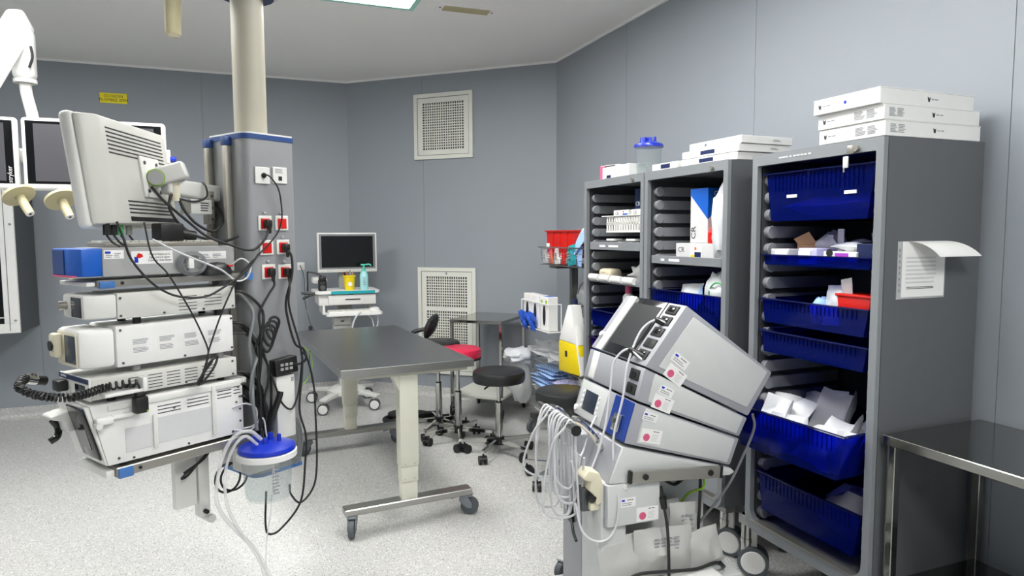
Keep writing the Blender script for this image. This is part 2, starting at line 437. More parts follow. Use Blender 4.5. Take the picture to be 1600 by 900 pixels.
MB(ax).cyl((cx-.2, cy-1.22, 3.0), (cx-.2, cy-1.22, 3.04), .22, n=32).build('ceiling_plate', 'white_plastic', t)
# sockets on the face
for (s, z, k) in [(.15, 1.798, 0), (.232, 1.803, 1), (.155, 1.602, 2), (.234, 1.603, 2), (.159, 1.501, 2), (.237, 1.502, 2), (.164, 1.4, 2), (.241, 1.397, 2)]:
    h = .034 if k < 2 else .031
    so = MB(M).bb((s-h, -.007, z-h), (s+h, 0, z+h), bev=.002, seg=1).build('socket', 'white_plastic', t)
    if k == 2:
        MB(M).bb((s-.021, -.0105, z-.023), (s+.021, -.007, z+.02), bev=.002, seg=1).build('red_insert', 'red_plastic', so)
        MB(M).bb((s-.007, -.006, z+.038), (s+.007, 0, z+.048), bev=.002, seg=1).build('tab', 'grey_plastic', so)
    elif k == 0:
        MB(M).cyl((s+.004, -.012, z), (s+.004, -.007, z), .011, n=14).build('port', 'black', so)
    else:
        MB(M).bb((s-.008, -.0085, z-.022), (s+.008, -.007, z-.004)).build('port', 'black', so)
        m = MB(M); prints(m, .045, .02, 3, axes((s, -.0072, z+.018), (1, 0, 0), (0, 0, 1)), seed=4); m.build('print', 'ink_grey', so)['kind'] = 'stuff'
MB(M).bb((.16, -.04, .69), (.25, 0, .96), bev=.006).build('cover_box', 'white_plastic', t)
MB(M).bb((.232, -.043, .93), (.243, -.04, .948)).build('latch', 'grey_plastic', t)
# shelves
def shelf(s0, s1, z0, z1, y1):
    o = MB(M).bb((s0, 0, z0), (s1, y1, z1), bev=.003, seg=1).build('shelf', 'alu', t)
    for y in (.004, y1-.004): MB(M).bb((s0+.005, y-.012, z0-.004), (s0+.055, y+.012, z1-.003), bev=.004).build('end_cap', 'blue_cap', o)
    MB(M).bb((s0-.03, .01, z0+.004), (s0-.002, y1-.01, z1-.006), bev=.003).build('front_edge', 'white_plastic', o)
    MB(M).cyl((s0+.08, -.004, (z0+z1)/2), (s0+.08, .002, (z0+z1)/2), .006, n=8).build('bolt', 'dark', o)
    return o
o = shelf(-.49, .085, 1.376, 1.4, .25); MB(M).bb((.06, -.01, 1.374), (.088, .0, 1.401)).build('end_cap', 'blue_cap', o)
shelf(-.46, .05, .70, .735, .26)
# lower foot plates hanging below the bottom shelf
MB(M).bb((-.195, .13, .46), (-.11, .16, .70)).build('hanging_plate', 'white_plastic', t)
MB(M).bb((-.105, .12, .40), (-.06, .165, .70), bev=.004).build('hanging_post', 'white_plastic', t)
MB(M).cyl((-.085, .1, .425), (-.085, .125, .425), .009, n=10).build('bolt', 'dark', t)
MB(M).cyl((-.06, .11, .385), (-.06, .17, .385), .017, n=14).build('roller', 'white_plastic', t)

# ------------------------------------------------------------------ consoles
def front_poly(s0, s1, z0, z1, ch): return [(s1, z0), (s1, z1), (s0+ch, z1), (s0, z1-ch), (s0, z0+ch), (s0+ch, z0)]
def screws(M, pts, parent):
    me = MB().cyl((0, -.003, 0), (0, 0, 0), .0045, n=8).mesh('screw', 'dark_grey')
    for s, z in pts: inst(me, 'screw', parent, M @ Vector((s, 0, z)))
def slots(M, rects, parent, y=-.0006, name='vent_slot', slope=0):
    for (s, z, w_, h_) in rects: MB(M).bb((s, y, z), (s+w_, .0, z+h_)).build(name, 'slot', parent)
W = .28
W = .205
# 1: slim console
c, M1 = pthing('video_console', 'slim white video console with dark display, directly below the top shelf', 'console', -.26, .14, 1.255)
MB(M1).bb((-.43, 0, 1.262), (.012, W, 1.352), bev=.003).build('housing', 'console_white', c)
MB(M1).prism([(-.43, 0), (-.43, W), (-.53, W-.01), (-.53, .02)], 'z', 1.266, 1.35, bev=.01).build('front_bezel', 'white_plastic', c)
MB(M1).bb((-.5335, .035, 1.272), (-.529, .115, 1.342), bev=.004).build('display', 'screen', c)
MB(M1).cyl((-.555, .165, 1.31), (-.53, .165, 1.31), .016, n=16).build('knob', 'alu', c)
for y in (.04, W-.04): MB(M1).cyl((-.35, y, 1.236), (-.35, y, 1.262), .014, n=10).build('foot', 'black_rubber', c); MB(M1).cyl((-.04, y, 1.236), (-.04, y, 1.262), .014, n=10).build('foot', 'black_rubber', c)
screws(M1, [(-.42, 1.335), (-.42, 1.273), (-.27, 1.27), (-.12, 1.27), (0, 1.272), (0, 1.343)], c)
slots(M1, [(-.215, 1.273+.0125*i, .07, .0025) for i in range(5)]+[(-.115, 1.284+.0125*i, .07, .0025) for i in range(4)], c)
m = MB(M1); prints(m, .05, .06, 4, axes((-.48, -.001+.015, 1.308), (.105, -.03, 0), (0, 0, 1)), seed=3, fill=.4)
W = .225
# 2: light source console
c, M1 = pthing('light_source_console', 'white light source console with cream front and rows of small warning labels', 'console', -.26, .14, 1.09)
MB(M1).bb((-.44, 0, 1.09), (.0, W, 1.236), bev=.008).build('housing', 'pure_white', c)
MB(M1).prism([(-.44, 0), (-.44, W), (-.55, W-.01), (-.55, .025)], 'z', 1.095, 1.232, bev=.018).build('front_bezel', 'pure_white', c)
MB(M1).bb((-.5535, .035, 1.105), (-.549, W-.03, 1.222), bev=.004).build('front_plate', 'cream_plastic', c)
MB(M1).bb((-.5565, .04, 1.115), (-.552, .125, 1.212), bev=.004).build('display', 'screen_blue', c)
MB(M1).bb((-.58, .15, 1.13), (-.552, .2, 1.215), bev=.01).build('lamp_socket', 'cream_plastic', c)
MB(M1).cyl((-.585, .175, 1.172), (-.578, .175, 1.172), .018, n=14).build('port', 'black', c)
for s in (-.36, -.04):
    for y in (.04, W-.04): MB(M1).cyl((s, y, 1.066), (s, y, 1.09), .014, n=10).build('foot', 'grey_plastic', c)
screws(M1, [(-.425, 1.222), (-.42, 1.105), (-.2, 1.1), (-.01, 1.222), (-.01, 1.105)], c)
for i in range(4):
    for j in range(2):
        s = -.355+.093*i; z = 1.175-.03*j
        lb = MB(M1).bb((s-.036, -.0006, z-.013), (s+.036, 0, z+.013)).build('warning_label', 'paper', c)
        m = MB(M1); prints(m, .06, .02, 4, axes((s, -.0007, z), (1, 0, 0), (0, 0, 1)), seed=i*2+j); m.build('print', 'ink_grey', lb)['kind'] = 'stuff'
W = .25
# 3: slotted console with navy stripe
c, M1 = pthing('insufflation_console', 'white console with blue front stripe and many side vent slots, under the light source', 'console', -.26, .14, .985)
MB(M1).bb((-.525, 0, .99), (.008, W, 1.064), bev=.003).build('housing', 'console_white', c)
MB(M1).bb((-.534, .0, .988), (-.524, W, 1.066), bev=.003).build('front_panel', 'white_plastic', c)
st_ = MB(M1).bb((-.5365, .002, 1.048), (-.533, W-.002, 1.064)).build('stripe', 'dark_blue', c)
text('OLYMPUS', .011, axes((-.5368, W-.045, 1.056) and (M1 @ Vector((-.5368, W-.045, 1.056))), (0, -1, 0), (0, 0, 1)), 'paper', st_)
MB(M1).bb((-.537, .03, .995), (-.533, .11, 1.04), bev=.002).build('display', 'screen', c)
MB(M1).bb((-.57, .17, 1.005), (-.534, .22, 1.045), bev=.006).build('socket', 'black', c)
screws(M1, [(-.2, .998), (-.01, .998), (-.01, 1.05)], c)
slots(M1, [(-.405+.067*i, 1.0+.0115*j, .05, .0028) for i in range(5) for j in range(5)], c)
for s in (-.45, -.04):
    for y in (.04, W-.04): MB(M1).cyl((s, y, .974), (s, y, .99), .014, n=10).build('foot', 'black_rubber', c)
hd = MB(M1).bb((-.5, -.04, 1.0), (-.36, 0, 1.012), bev=.003).build('cable_tray', 'pure_white', c)
MB(M1).bb((-.375, -.042, 1.0), (-.36, -.002, 1.05), bev=.003).build('tray_lip', 'pure_white', hd)
W = .25
# 4: big bottom console
c, M1 = pthing('processor_console', 'large white console with angled black touch screen on the bottom shelf', 'console', -.26, .14, .745)
MB(M1).prism([(-.485, .75), (.03, .75), (.03, .972), (-.535, .972)], 'y', 0, W, bev=.004).build('housing', 'pure_white', c)
MB(M1).prism([(-.492, .752), (-.486, .752), (-.537, .97), (-.552, .97)], 'y', .0, W, bev=.003).build('front_panel', 'white_plastic', c)
sc = MB(M1).prism([(-.508, .775), (-.5, .772), (-.546, .965), (-.556, .963)], 'y', .01, .15, bev=.003).build('touch_screen', 'black_gloss', c)
MB(M1).prism([(-.548, .945), (-.546, .945), (-.551, .965), (-.5555, .965)], 'y', .006, .05).build('screen_trim', 'dark_blue', sc)
MB(M1).prism([(-.519, .81), (-.512, .808), (-.539, .93), (-.547, .93)], 'y', .045, .13).build('screen_glass', 'screen', sc)
MB(M1).bb((.03, .0, .95), (.05, W, .975), bev=.004).build('rear_handle', 'pure_white', c)
for (s0, s1, z0, z1) in ((-.425, -.33, .785, .87), (-.315, -.105, .79, .885)):
    MB(M1).bb((s0, -.002, z0), (s1, .0, z1)).build('grey_panel', 'paper_grey', c)
for (s, z0, z1) in ((-.3225, .775, .9), (-.097, .77, .965)): MB(M1).bb((s-.008, -.009, z0), (s+.008, 0, z1), bev=.003).build('side_strap', 'white_plastic', c)
MB(M1).bb((-.48, -.006, .945), (.02, 0, .965), bev=.003).build('top_strap', 'white_plastic', c)
screws(M1, [(-.45, .77), (-.4, .76), (-.2, .76), (-.02, .762), (.015, .8), (.015, .85), (.015, .9), (.01, .94), (-.3225, .79), (-.3225, .885), (-.097, .785), (-.097, .86), (-.097, .95), (-.25, .91), (0, .88)], c)
slots(M1, [(-.31+.012*0, .898+.013*i, .085, .0035) for i in range(3)]+[(-.2, .9+.013*i, .085, .0035) for i in range(3)]+[(-.08, .908+.013*i, .06, .0035) for i in range(3)]+[(-.01+.0, .915+.013*i, .03, .0035) for i in range(3)], c)
br = MB(M1).bb((-.525, -.03, .905), (-.47, 0, .93), bev=.006).build('side_bracket', 'pure_white', c)
MB(M1).bb((-.47, -.02, .915), (-.385, 0, .93), bev=.004).build('bracket_arm', 'pure_white', br)
MB(M1).cyl((-.52, -.036, .905), (-.52, -.006, .905), .011, n=12).build('bracket_knob', 'white_plastic', br)
hk = MB(M1).prism([(-.60, .925), (-.53, .94), (-.53, .86), (-.555, .86), (-.56, .90), (-.60, .915)], 'y', .15, .24, bev=.006).build('scope_holder', 'white_plastic', c)
MB(M1).tube([(-.575, .22, .90), (-.56, .215, .87), (-.565, .21, .84), (-.59, .21, .825)], .012, n=10).build('scope_hook', 'black_gloss', hk)
for s in (-.42, -.02):
    for y in (.04, W-.04): MB(M1).cyl((s, y, .735), (s, y, .752), .016, n=10).build('foot', 'black_rubber', c)
W = .225
# grey box on the top shelf
c, M1 = pthing('recorder_box', 'grey metal recorder box with bright blue front on the top shelf', 'recorder', -.28, .14, 1.4)
MB(M1).bb((-.47, 0, 1.412), (.015, W, 1.512), bev=.002, seg=1).build('housing', 'grey_plastic', c)
MB(M1).prism([(-.47, 0), (-.47, W), (-.535, W+.0), (-.55, W-.02), (-.55, .06), (-.535, 0)], 'z', 1.414, 1.51, bev=.006).build('front_cover', 'blue', c)
MB(M1).bb((-.5535, .1, 1.42), (-.55, W-.03, 1.505), bev=.001, seg=1).build('front_plate', 'navy_trim', c)
MB(M1).bb((-.553, .03, 1.412), (-.54, W-.02, 1.418)).build('front_strip', 'pink', c)
for (s0, z0, s1, z1, sd) in ((-.465, 1.473, -.4, 1.503, 1), (-.375, 1.452, -.23, 1.498, 2), (-.13, 1.462, -.02, 1.492, 3)):
    lb = MB(M1).bb((s0, -.0008, z0), (s1, 0, z1)).build('sticker', 'paper', c)
    sm, zm, w_, h_ = (s0+s1)/2, (z0+z1)/2, s1-s0, z1-z0
    if sd == 2:
        text('Matériel financé par la\nLigue contre le cancer\nComité de Haute-Vienne', .0115, axes(M1 @ Vector((sm+.025, -.001, zm)), (1, 0, 0), (0, 0, 1)), 'ink', lb, sx=.72)
        MB(M1).prism([(sm-.058, zm+.0), (sm-.05, zm+.016), (sm-.036, zm+.012), (sm-.033, zm+.002), (sm-.046, zm-.002)], 'y', -.0012, 0).build('emblem', 'red_plastic', lb)
        MB(M1).prism([(sm-.063, zm-.018), (sm-.063, zm+.004), (sm-.051, zm-.001), (sm-.05, zm-.018)], 'y', -.0012, 0).build('emblem', 'royal', lb)
    else:
        if sd == 1: MB(M1).bb((s0+.004, -.0014, z1-.012), (s0+.022, 0, z1-.004)).build('emblem', 'royal', lb)
        m = MB(M1); prints(m, w_*.8, h_*.6, 3, axes((sm, -.0009, zm-.003), (1, 0, 0), (0, 0, 1)), 2, .5, sd); m.build('print', 'ink_grey', lb)['kind'] = 'stuff'
c, M1 = pthing('keyboard', 'flat silver keyboard lying on top of the blue-fronted recorder box', 'keyboard', -.22, .15, 1.512)
MB(M1).bb((-.44, .05, 1.512), (-.02, .2, 1.53), bev=.004).build('case', 'tower_silver', c)
km = MB().box((0, 0, 0), (.026, .024, .006), bev=.002, seg=1).mesh('key', 'monitor_grey')
for i in range(14):
    for j in range(4): inst(km, 'key', c, M1 @ Vector((-.42+.029*i, .075+.032*j, 1.532)))
c, M1 = pthing('computer_mouse', 'black computer mouse with red mark at the right end of the top shelf', 'mouse', -.05, -.006, 1.4)
m = MB(M1); m.lathe([(0, .05), (.03, .046), (.052, .034), (.06, .016), (.06, 0)], (-.06, .0, 1.4), 24, sy=.55); m.build('shell', 'black_vinyl', c)
MB(M1).bb((-.03, -.034, 1.43), (-.012, -.02, 1.437), bev=.002).build('logo', 'red_plastic', c)
c, M1 = pthing('power_adapter', 'black cube power adapter on top of the silver keyboard', 'adapter', -.2, .1, 1.53)
MB(M1).bb((-.24, .06, 1.53), (-.15, .14, 1.60), bev=.008).build('body', 'black', c)
MB(M1).cyl((-.15, .1, 1.56), (-.09, .1, 1.55), .02, n=12).build('plug', 'black', c)
c, M1 = pthing('cable_coil', 'thin grey cable wound in a ring in front of the recorder box', 'cable', -.15, -.01, 1.4)
m = MB(M1)
for k in range(5): m.tube([(-.165+(.058-.004*k)*math.cos(a), -.012-.003*k, 1.447+(.045-.003*k)*math.sin(a)) for a in [i*2*math.pi/24 for i in range(24)]], .0022, n=6, k=0, closed=True)
m.build('loops', 'cable_grey', c); MB(M1).bb((-.185, -.03, 1.43), (-.165, -.008, 1.47), bev=.002).build('tie_tag', 'paper', c)
# white monitor seen from behind
mc = Vector((-.438, 2.969, 1.775))
c = thing('endoscopy_monitor', 'white flat monitor seen from behind with vent slots, held by the tower arm', 'monitor', mc, -17.6)
MM = Matrix.Rotation(R(7), 4, 'Y').inverted()      # local: y along the width (far), x towards the back side, z up
MB(MM).bb((-.02, -.325, -.2), (.025, .325, .2), bev=.018, seg=3).build('bezel', 'white_plastic', c)
MB(MM).prism([(.02, -.318), (.04, -.312), (.075, -.25), (.075, .26), (.045, .312), (.02, .318)], 'z', -.19, .192, bev=.012).build('back_cover', 'monitor_grey', c)
MB(MM).bb((-.0215, -.3, -.175), (-.0195, .3, .18)).build('screen', 'screen', c)
sl = MB().box((.0755, 0, 0), (.002, .43, .005)).mesh('vent_slot', 'slot')
for i in range(7):
    o = inst(sl, 'vent_slot', c); o.matrix_local = MM @ T(0, .0, .15-.0145*i)
sl = MB().box((.0755, .04, 0), (.002, .36, .005)).mesh('vent_slot', 'slot')
for i in range(4):
    o = inst(sl, 'vent_slot', c); o.matrix_local = MM @ T(0, 0, -.105-.014*i)
MB(MM).bb((.06, -.14, -.178), (.0765, .235, -.162)).build('port_recess', 'black', c)
MB(MM).bb((.0755, .16, .02), (.077, .21, .045)).build('rating_label', 'ink_grey', c)
pl = MB(MM).bb((.074, -.01, -.085), (.084, .15, .075), bev=.004).build('mount_plate', 'white_plastic', c)
sm_ = MB().cyl((.084, 0, 0), (.088, 0, 0), .007, n=8).mesh('screw', 'dark_grey')
for y in (.02, .12):
    for z in (-.06, .05):
        o = inst(sm_, 'screw', pl); o.matrix_local = MM @ T(0, y, z)
# monitor arm on the tower rail
c = thing('swing_arm', 'white jointed arm carrying the monitor from the rail of the supply tower', 'monitor arm', (-.25, 3.02, 1.7), 0)
M1 = inv(c)
P0 = mc+Matrix.Rotation(R(-17.6), 3, 'Z') @ Vector((.086, .07, .0))
P1_ = Vector((-.262, 3.005, 1.80)); P2_ = Vector((-.11, 3.13, 1.727))
dd = (P1_-P0); 
MB(M1 @ axes((P0+P1_)/2, dd, (0, 0, 1))).box((0, 0, 0), (dd.length+.1, .07, .075), bev=.012, seg=3).build('front_link', 'white_plastic', c)
vd = (Vector((0, 0, 1.55))-P0).normalized()
FP = M1 @ axes(P0+Vector((vd.x, vd.y, 0)).normalized()*.03+dd.normalized()*.01, (-vd.y, vd.x, 0), (0, 0, 1))
pv = MB(FP).cyl((0, 0, -.01), (0, 0, .02), .029, n=24).build('pivot_cap', 'grey_plastic', c)
MB(FP).cyl((0, 0, -.01), (0, 0, .014), .033, n=24).build('pivot_ring', 'lime', pv)
A_ = Vector((P1_.x-.01, P1_.y+.01, 1.747)); dd = P2_-A_
MB(M1 @ axes((A_+P2_)/2, dd, (0, 0, 1))).box((0, 0, 0), (dd.length+.06, .065, .06), bev=.012, seg=3).build('rear_link', 'white_plastic', c)
MB(M1).cyl((P1_.x, P1_.y, 1.69), (P1_.x, P1_.y, 1.78), .022, n=16).build('joint', 'cream_plastic', c)
q = PF @ Vector((.03, .237, 1.665))
rb = MB(M1 @ T(*q) @ rotz(PA)).bb((-.09, -.06, -.025), (.0, .03, .035), bev=.004).build('rail_block', 'white_plastic', c)
m = MB(M1 @ T(*q) @ rotz(PA)); prints(m, .04, .04, 4, axes((-.03, -.0605, .005), (1, 0, 0), (0, 0, 1)), seed=6); m.build('print', 'ink', rb)['kind'] = 'stuff'
bk = MB(M1 @ PF).bb((.035, .2, 1.60), (.045, .262, 1.735), bev=.002).build('rail_bracket', 'alu', c)
MB(M1 @ PF).bb((.02, .185, 1.6), (.045, .2, 1.735), bev=.002).build('rail_clamp', 'tower_silver', c)
for z in (1.62, 1.667, 1.715): MB(M1 @ PF).cyl((.034, .183, z), (.034, .187, z), .006, n=10).build('bolt', 'dark_grey', c)
# ------------------------------------------------------------------ surgical monitors and lamp parts on the left
def surg_monitor(name, label, cxx, yy, zc, w_, h_, rz, brand):
    c = thing(name, label, 'monitor', (cxx, yy, zc), rz)
    MB().bb((-w_/2, -.02, -h_/2), (w_/2, .03, h_/2), bev=.02, seg=3).build('case', 'pure_white', c)
    MB().bb((-w_/2+.022, -.0225, -h_/2+.036), (w_/2-.022, -.019, h_/2-.02), bev=.001, seg=1).build('bezel', 'black_gloss', c)
    MB().bb((-w_/2+.06, -.0235, -h_/2+.05), (w_/2-.06, -.022, h_/2-.035)).build('screen', 'screen_reflect_grey', c)
    if brand: text('stryker', .032, axes((w_/2-.042, -.0232, -h_/2+.085), (0, 0, 1), (-1, 0, 0)), 'paper_grey', c)
    MB().bb((-.1, .03, -.1), (.1, .08, .1), bev=.02).build('mount', 'white_plastic', c)
    return c
def sterile_handle(parent, p, q, r):
    """disc guard with a grip through it, p disc centre, q grip end (parent local)"""
    p = Vector(p); q = Vector(q); d = (q-p).normalized()
    g = MB().cyl(p-d*.006, p+d*.008, r, n=32).cyl(p+d*.008, p+d*.014, r, r*.6, n=32).build('handle_guard', 'handle_cream', parent)
    MB().cyl(p, q, .024, .021, n=20).build('grip', 'handle_cream', g)
    MB().cyl(q, q+d*.003, .02, n=16).build('grip_end', 'pure_white', g)
    MB().cyl(q+d*.001, q+d*.004, .007, n=12).build('grip_hole', 'black', g)
    MB().tube([p-d*.006, p-d*.03+Vector((0, .03, 0)), p+Vector((-.02, .2, .035)), p+Vector((-.02, .3, .06))], .014, n=10).build('grip_stem', 'white_plastic', g)
c = surg_monitor('surgical_monitor', 'white-framed dark surgical monitor behind the white monitor, right of its twin', -.777, 4.475, 2.008, .71, .4, 0, False)
sterile_handle(c, (-.905+.777, 4.2-4.475, 1.748-2.008), (-.857+.777, 4.14-4.475, 1.655-2.008), .078)
MB().bb((.355, -.01, -.03), (.375, .02, .05), bev=.006).build('side_knob', 'pure_white', c); MB().cyl((.375, .005, -.005), (.405, .005, -.005), .017, n=14).build('knob_cap', 'royal', c)
c = surg_monitor('surgical_monitor', 'white-framed dark surgical monitor cut by the left edge of the picture', -1.49, 4.5, 2.01, .66, .4, 4, True)
sterile_handle(c, (-1.13+1.49, 4.26-4.5, 1.771-2.01), (-1.073+1.49, 4.2-4.5, 1.672-2.01), .078)
c = thing('monitor_boom', 'white sloping spring arm in the upper left corner holding the dark monitors', 'boom arm', (-.98, 3.95, 2.1))
M1 = inv(c)
EX, EY = -1.145, 4.66
MB(M1 @ axes((-1.225, 4.42, 2.47), (-.16, -.48, -.62), (.96, -.28, 0))).box((0, 0, 0), (.8, .1, .15), bev=.025, seg=3).build('spring_arm', 'pure_white', c)
MB(M1).box((EX, EY, 2.585), (.11, .13, .3), bev=.04, seg=3).build('elbow', 'pure_white', c)
MB(M1).cyl((EX, EY, 2.425), (EX, EY, 2.445), .058, n=20).build('elbow_ring', 'white_plastic', c)
MB(M1).tube([(EX, EY, 2.44), (EX+.004, EY, 2.36), (EX+.03, EY, 2.2), (EX+.03, EY, 2.0)], .03, n=12).build('stalk', 'white_plastic', c)
MB(M1).bb((-1.5, 4.58, 1.97), (-.75, 4.64, 2.05), bev=.015).build('cross_bar', 'white_plastic', c)
MB(M1).tube([(EX+.05, EY-.06, 2.62), (EX+.058, EY-.07, 2.56), (EX+.04, EY-.07, 2.5)], .008, n=6).build('strap', 'dark', c)
MB(M1).box((-1.38, 4.15, 2.2), (.16, .16, .18), bev=.03).build('lower_joint', 'pure_white', c)
MB(M1).cyl((-1.38, 4.15, 2.25), (-1.75, 3.1, 2.85), .05, n=16).build('upper_arm', 'pure_white', c)
MB(M1).cyl((-1.75, 3.1, 2.8), (-1.75, 3.1, 3.04), .09, n=20).build('ceiling_mount', 'pure_white', c)
c = thing('surgical_lamp', 'surgical lamp whose cream cylindrical handle hangs into the top of the picture', 'surgical lamp', (-.145, 1.83, 2.02))
M1 = inv(c)
MB(M1).cyl((-.147, 1.828, 2.03), (-.14, 1.82, 2.2), .0175, .0205, n=24).build('handle', 'handle_cream', c)
MB(M1).cyl((-.1471, 1.8285, 2.024), (-.147, 1.828, 2.031), .012, .0172, n=24).build('handle_tip', 'beige', c)
MB(M1).lathe([(0, 2.2), (.26, 2.21), (.3, 2.24), (.28, 2.3), (.1, 2.34), (0, 2.34)], (-.14, 1.82, 0), 40).build('lamp_head', 'white_plastic', c)
MB(M1).cyl((-.14, 1.82, 2.33), (-.14, 1.82, 3.04), .03, n=16).build('suspension', 'white_plastic', c)
# ------------------------------------------------------------------ suction jar on the tower
def suction_jar(label, loc, r, hb, group=None):
    c = thing('suction_jar', label, 'suction jar', loc, 0, group)
    MB().lathe([(r*.8, 0), (r*.82, .004), (r*.97, hb), (r*.94, hb), (r*.79, .008), (0, .008)], n=32).build('canister', 'clear', c)
    MB().lathe([(0, hb+.03), (r*.55, hb+.028), (r*1.02, hb+.012), (r*1.06, hb+.002), (r*1.06, hb-.004), (r*.9, hb-.004)], n=32).build('lid', 'royal', c)
    for k, (x, y, rr, h) in enumerate(((-.35, .1, .022, .03), (.15, .2, .013, .034), (.45, -.1, .009, .036), (-.05, -.3, .01, .03))):
        MB().cyl((x*r, y*r, hb+.02), (x*r, y*r, hb+.02+h), rr, rr*.85, n=14).build('port', 'royal', c)
    return c
jl = PF @ Vector((.06, -.11, .495))
J = suction_jar('clear suction canister with blue lid and white ring hanging on the supply tower', jl, .106, .2)
MB().lathe([(.105, .165), (.117, .168), (.117, .19), (.105, .195)], n=32).build('ring', 'pure_white', J)
MB().bb((-.07, .02, .1), (.07, .14, .19), rotz(PA), bev=.005).build('bracket', 'white_plastic', J)
MB().box((-.035, -.095, .1), (.002, .012, .11), rotz(PA)).build('scale_strip', 'paper', J)
mm = MB(); prints(mm, .03, .12, 9, axes((.03, -.106, .1), (1, .3, 0), (0, 0, 1)), seed=8); o = mm.build('scale_print', 'ink_grey', J); o['kind'] = 'stuff'
# ------------------------------------------------------------------ cables on the tower
def pcable(name, label, pts, r, m, cat='cable', plug=None, n=8, group=None):
    p0 = PF @ Vector((pts[0][0], -pts[0][1], pts[0][2])); c = thing(name, label, cat, p0, PA, group)
    M1 = T(-pts[0][0], pts[0][1], -pts[0][2]); Q = [(a, -b, z) for a, b, z in pts]
    MB(M1).tube(Q, r, n=n).build('cord', m, c)
    if plug:
        s, tt, z = plug
        MB(M1).box((s, -tt-.0, z), (.028, .03, .034), bev=.007).build('plug', 'black', c)
        MB(M1).cyl((s, -tt-.012, z-.01), (s, -tt-.012, z-.04), .009, .006, n=10).build('plug_neck', 'black', c)
    return c
K = 'black_rubber'
pcable('data_cable', 'thin black cable running from the white data plate down past the red sockets', [(.15, .012, 1.798), (.165, .03, 1.795), (.2, .035, 1.75), (.217, .03, 1.69), (.217, .03, 1.613), (.183, .03, 1.546), (.092, .04, 1.469), (.005, .05, 1.395), (-.065, .05, 1.275), (-.122, .05, 1.144), (-.14, .05, 1.09), (-.158, .05, 1.02), (-.17, .05, 1.0), (-.155, .055, 1.035), (-.12, .05, 1.07)], .0032, K, plug=None)
pcable('power_cable', 'black power cable from the upper left red socket looping left to the monitor arm', [(.155, .03, 1.58), (.125, .05, 1.541), (.081, .05, 1.5), (.04, .05, 1.495), (-.003, .04, 1.509), (-.106, .03, 1.547), (-.16, .0, 1.6), (-.2, -.1, 1.68), (-.2, -.2, 1.74)], .0055, K, plug=(.155, .025, 1.6))
pcable('power_cable', 'black power cable from the lower left red socket into the cable knot', [(.164, .035, 1.375), (.165, .04, 1.345), (.138, .04, 1.309), (.092, .04, 1.234), (.094, .04, 1.154), (.071, .03, 1.091)], .005, K, plug=(.164, .025, 1.4))
pcable('power_cable', 'black power cable from the middle right red socket down to the power supply', [(.237, .04, 1.49), (.246, .05, 1.46), (.245, .05, 1.383), (.212, .05, 1.277), (.219, .05, 1.195), (.25, .05, 1.09), (.285, .055, 1.064), (.3, .055, 1.02), (.27, .05, 1.0), (.22, .05, 1.01)], .005, K, plug=(.237, .025, 1.5))
pcable('power_cable', 'long black cable from the lower right red socket dropping below the suction jar', [(.241, .035, 1.375), (.225, .06, 1.33), (.22, .06, 1.25), (.27, .06, 1.066), (.274, .06, .968), (.255, .06, .803), (.283, .06, .684), (.276, .06, .571), (.247, .06, .40), (.149, .06, .315), (.09, .06, .31), (.074, .06, .36), (.076, .07, .5)], .0045, K, plug=(.241, .025, 1.397))
pcable('power_cable', 'long black cable hanging rightmost in front of the steel table edge', [(.263, .07, 1.059), (.294, .07, 1.021), (.323, .07, .904), (.329, .07, .76), (.329, .07, .559), (.308, .07, .449), (.24, .07, .399), (.193, .07, .45), (.18, .08, .5)], .0045, K)
pcable('power_cable', 'black cable looping in front of the white cover box on the tower', [(.133, .045, .976), (.147, .055, .92), (.175, .055, .846), (.221, .055, .814), (.261, .05, .884), (.285, .05, 1.02)], .0042, K)
pcable('video_cable', 'black cable from the white monitor sweeping down past the blue-fronted box', [(-.425, .02, 1.6), (-.425, .06, 1.549), (-.402, .06, 1.472), (-.342, .06, 1.391), (-.28, .06, 1.345), (-.218, .06, 1.325), (-.15, .06, 1.322), (-.094, .06, 1.34), (.029, .05, 1.407), (.1, .04, 1.48)], .0042, K)
pcable('video_cable', 'thin black cable from the monitor down across the slim console to a tied knot', [(-.34, .03, 1.6), (-.326, .05, 1.481), (-.276, .06, 1.41), (-.192, .05, 1.262), (-.14, .05, 1.134), (-.137, .05, 1.09)], .0032, K)
pcable('video_cable', 'white thin cable lying over the recorder box and the shelf edge', [(-.3, .0, 1.54), (-.24, .03, 1.5), (-.16, .05, 1.46), (-.07, .05, 1.42), (-.01, .05, 1.375), (.04, .045, 1.385), (.06, .04, 1.43), (.03, .03, 1.46), (0, .01, 1.44)], .0035, 'cable_white')
knot = [(-.137, .05, 1.09), (-.16, .05, 1.03), (-.18, .05, 1.0), (-.17, .055, 1.02), (-.12, .055, 1.08), (-.1, .05, 1.085), (-.12, .06, 1.05), (-.16, .06, 1.005), (-.185, .06, .995), (-.15, .065, 1.06), (-.11, .06, 1.09)]
pcable('cable_bundle', 'tied loops of thin black cable hanging over the slotted console', knot, .0045, K, 'cable')
c = pcable('light_cable', 'thick coiled black cable looping out left of the slotted console', [(-.395, .02, 1.02), (-.43, .02, 1.03)], .006, K)
pth = smooth_path([(-.39, .022, 1.032), (-.43, .022, 1.035), (-.5, .03, 1.035), (-.56, .05, 1.03), (-.62, .06, 1.03), (-.68, .0, 1.04), (-.7, -.1, 1.055), (-.67, -.16, 1.07), (-.63, -.18, 1.07)], 40)
hl = []; ln = 0
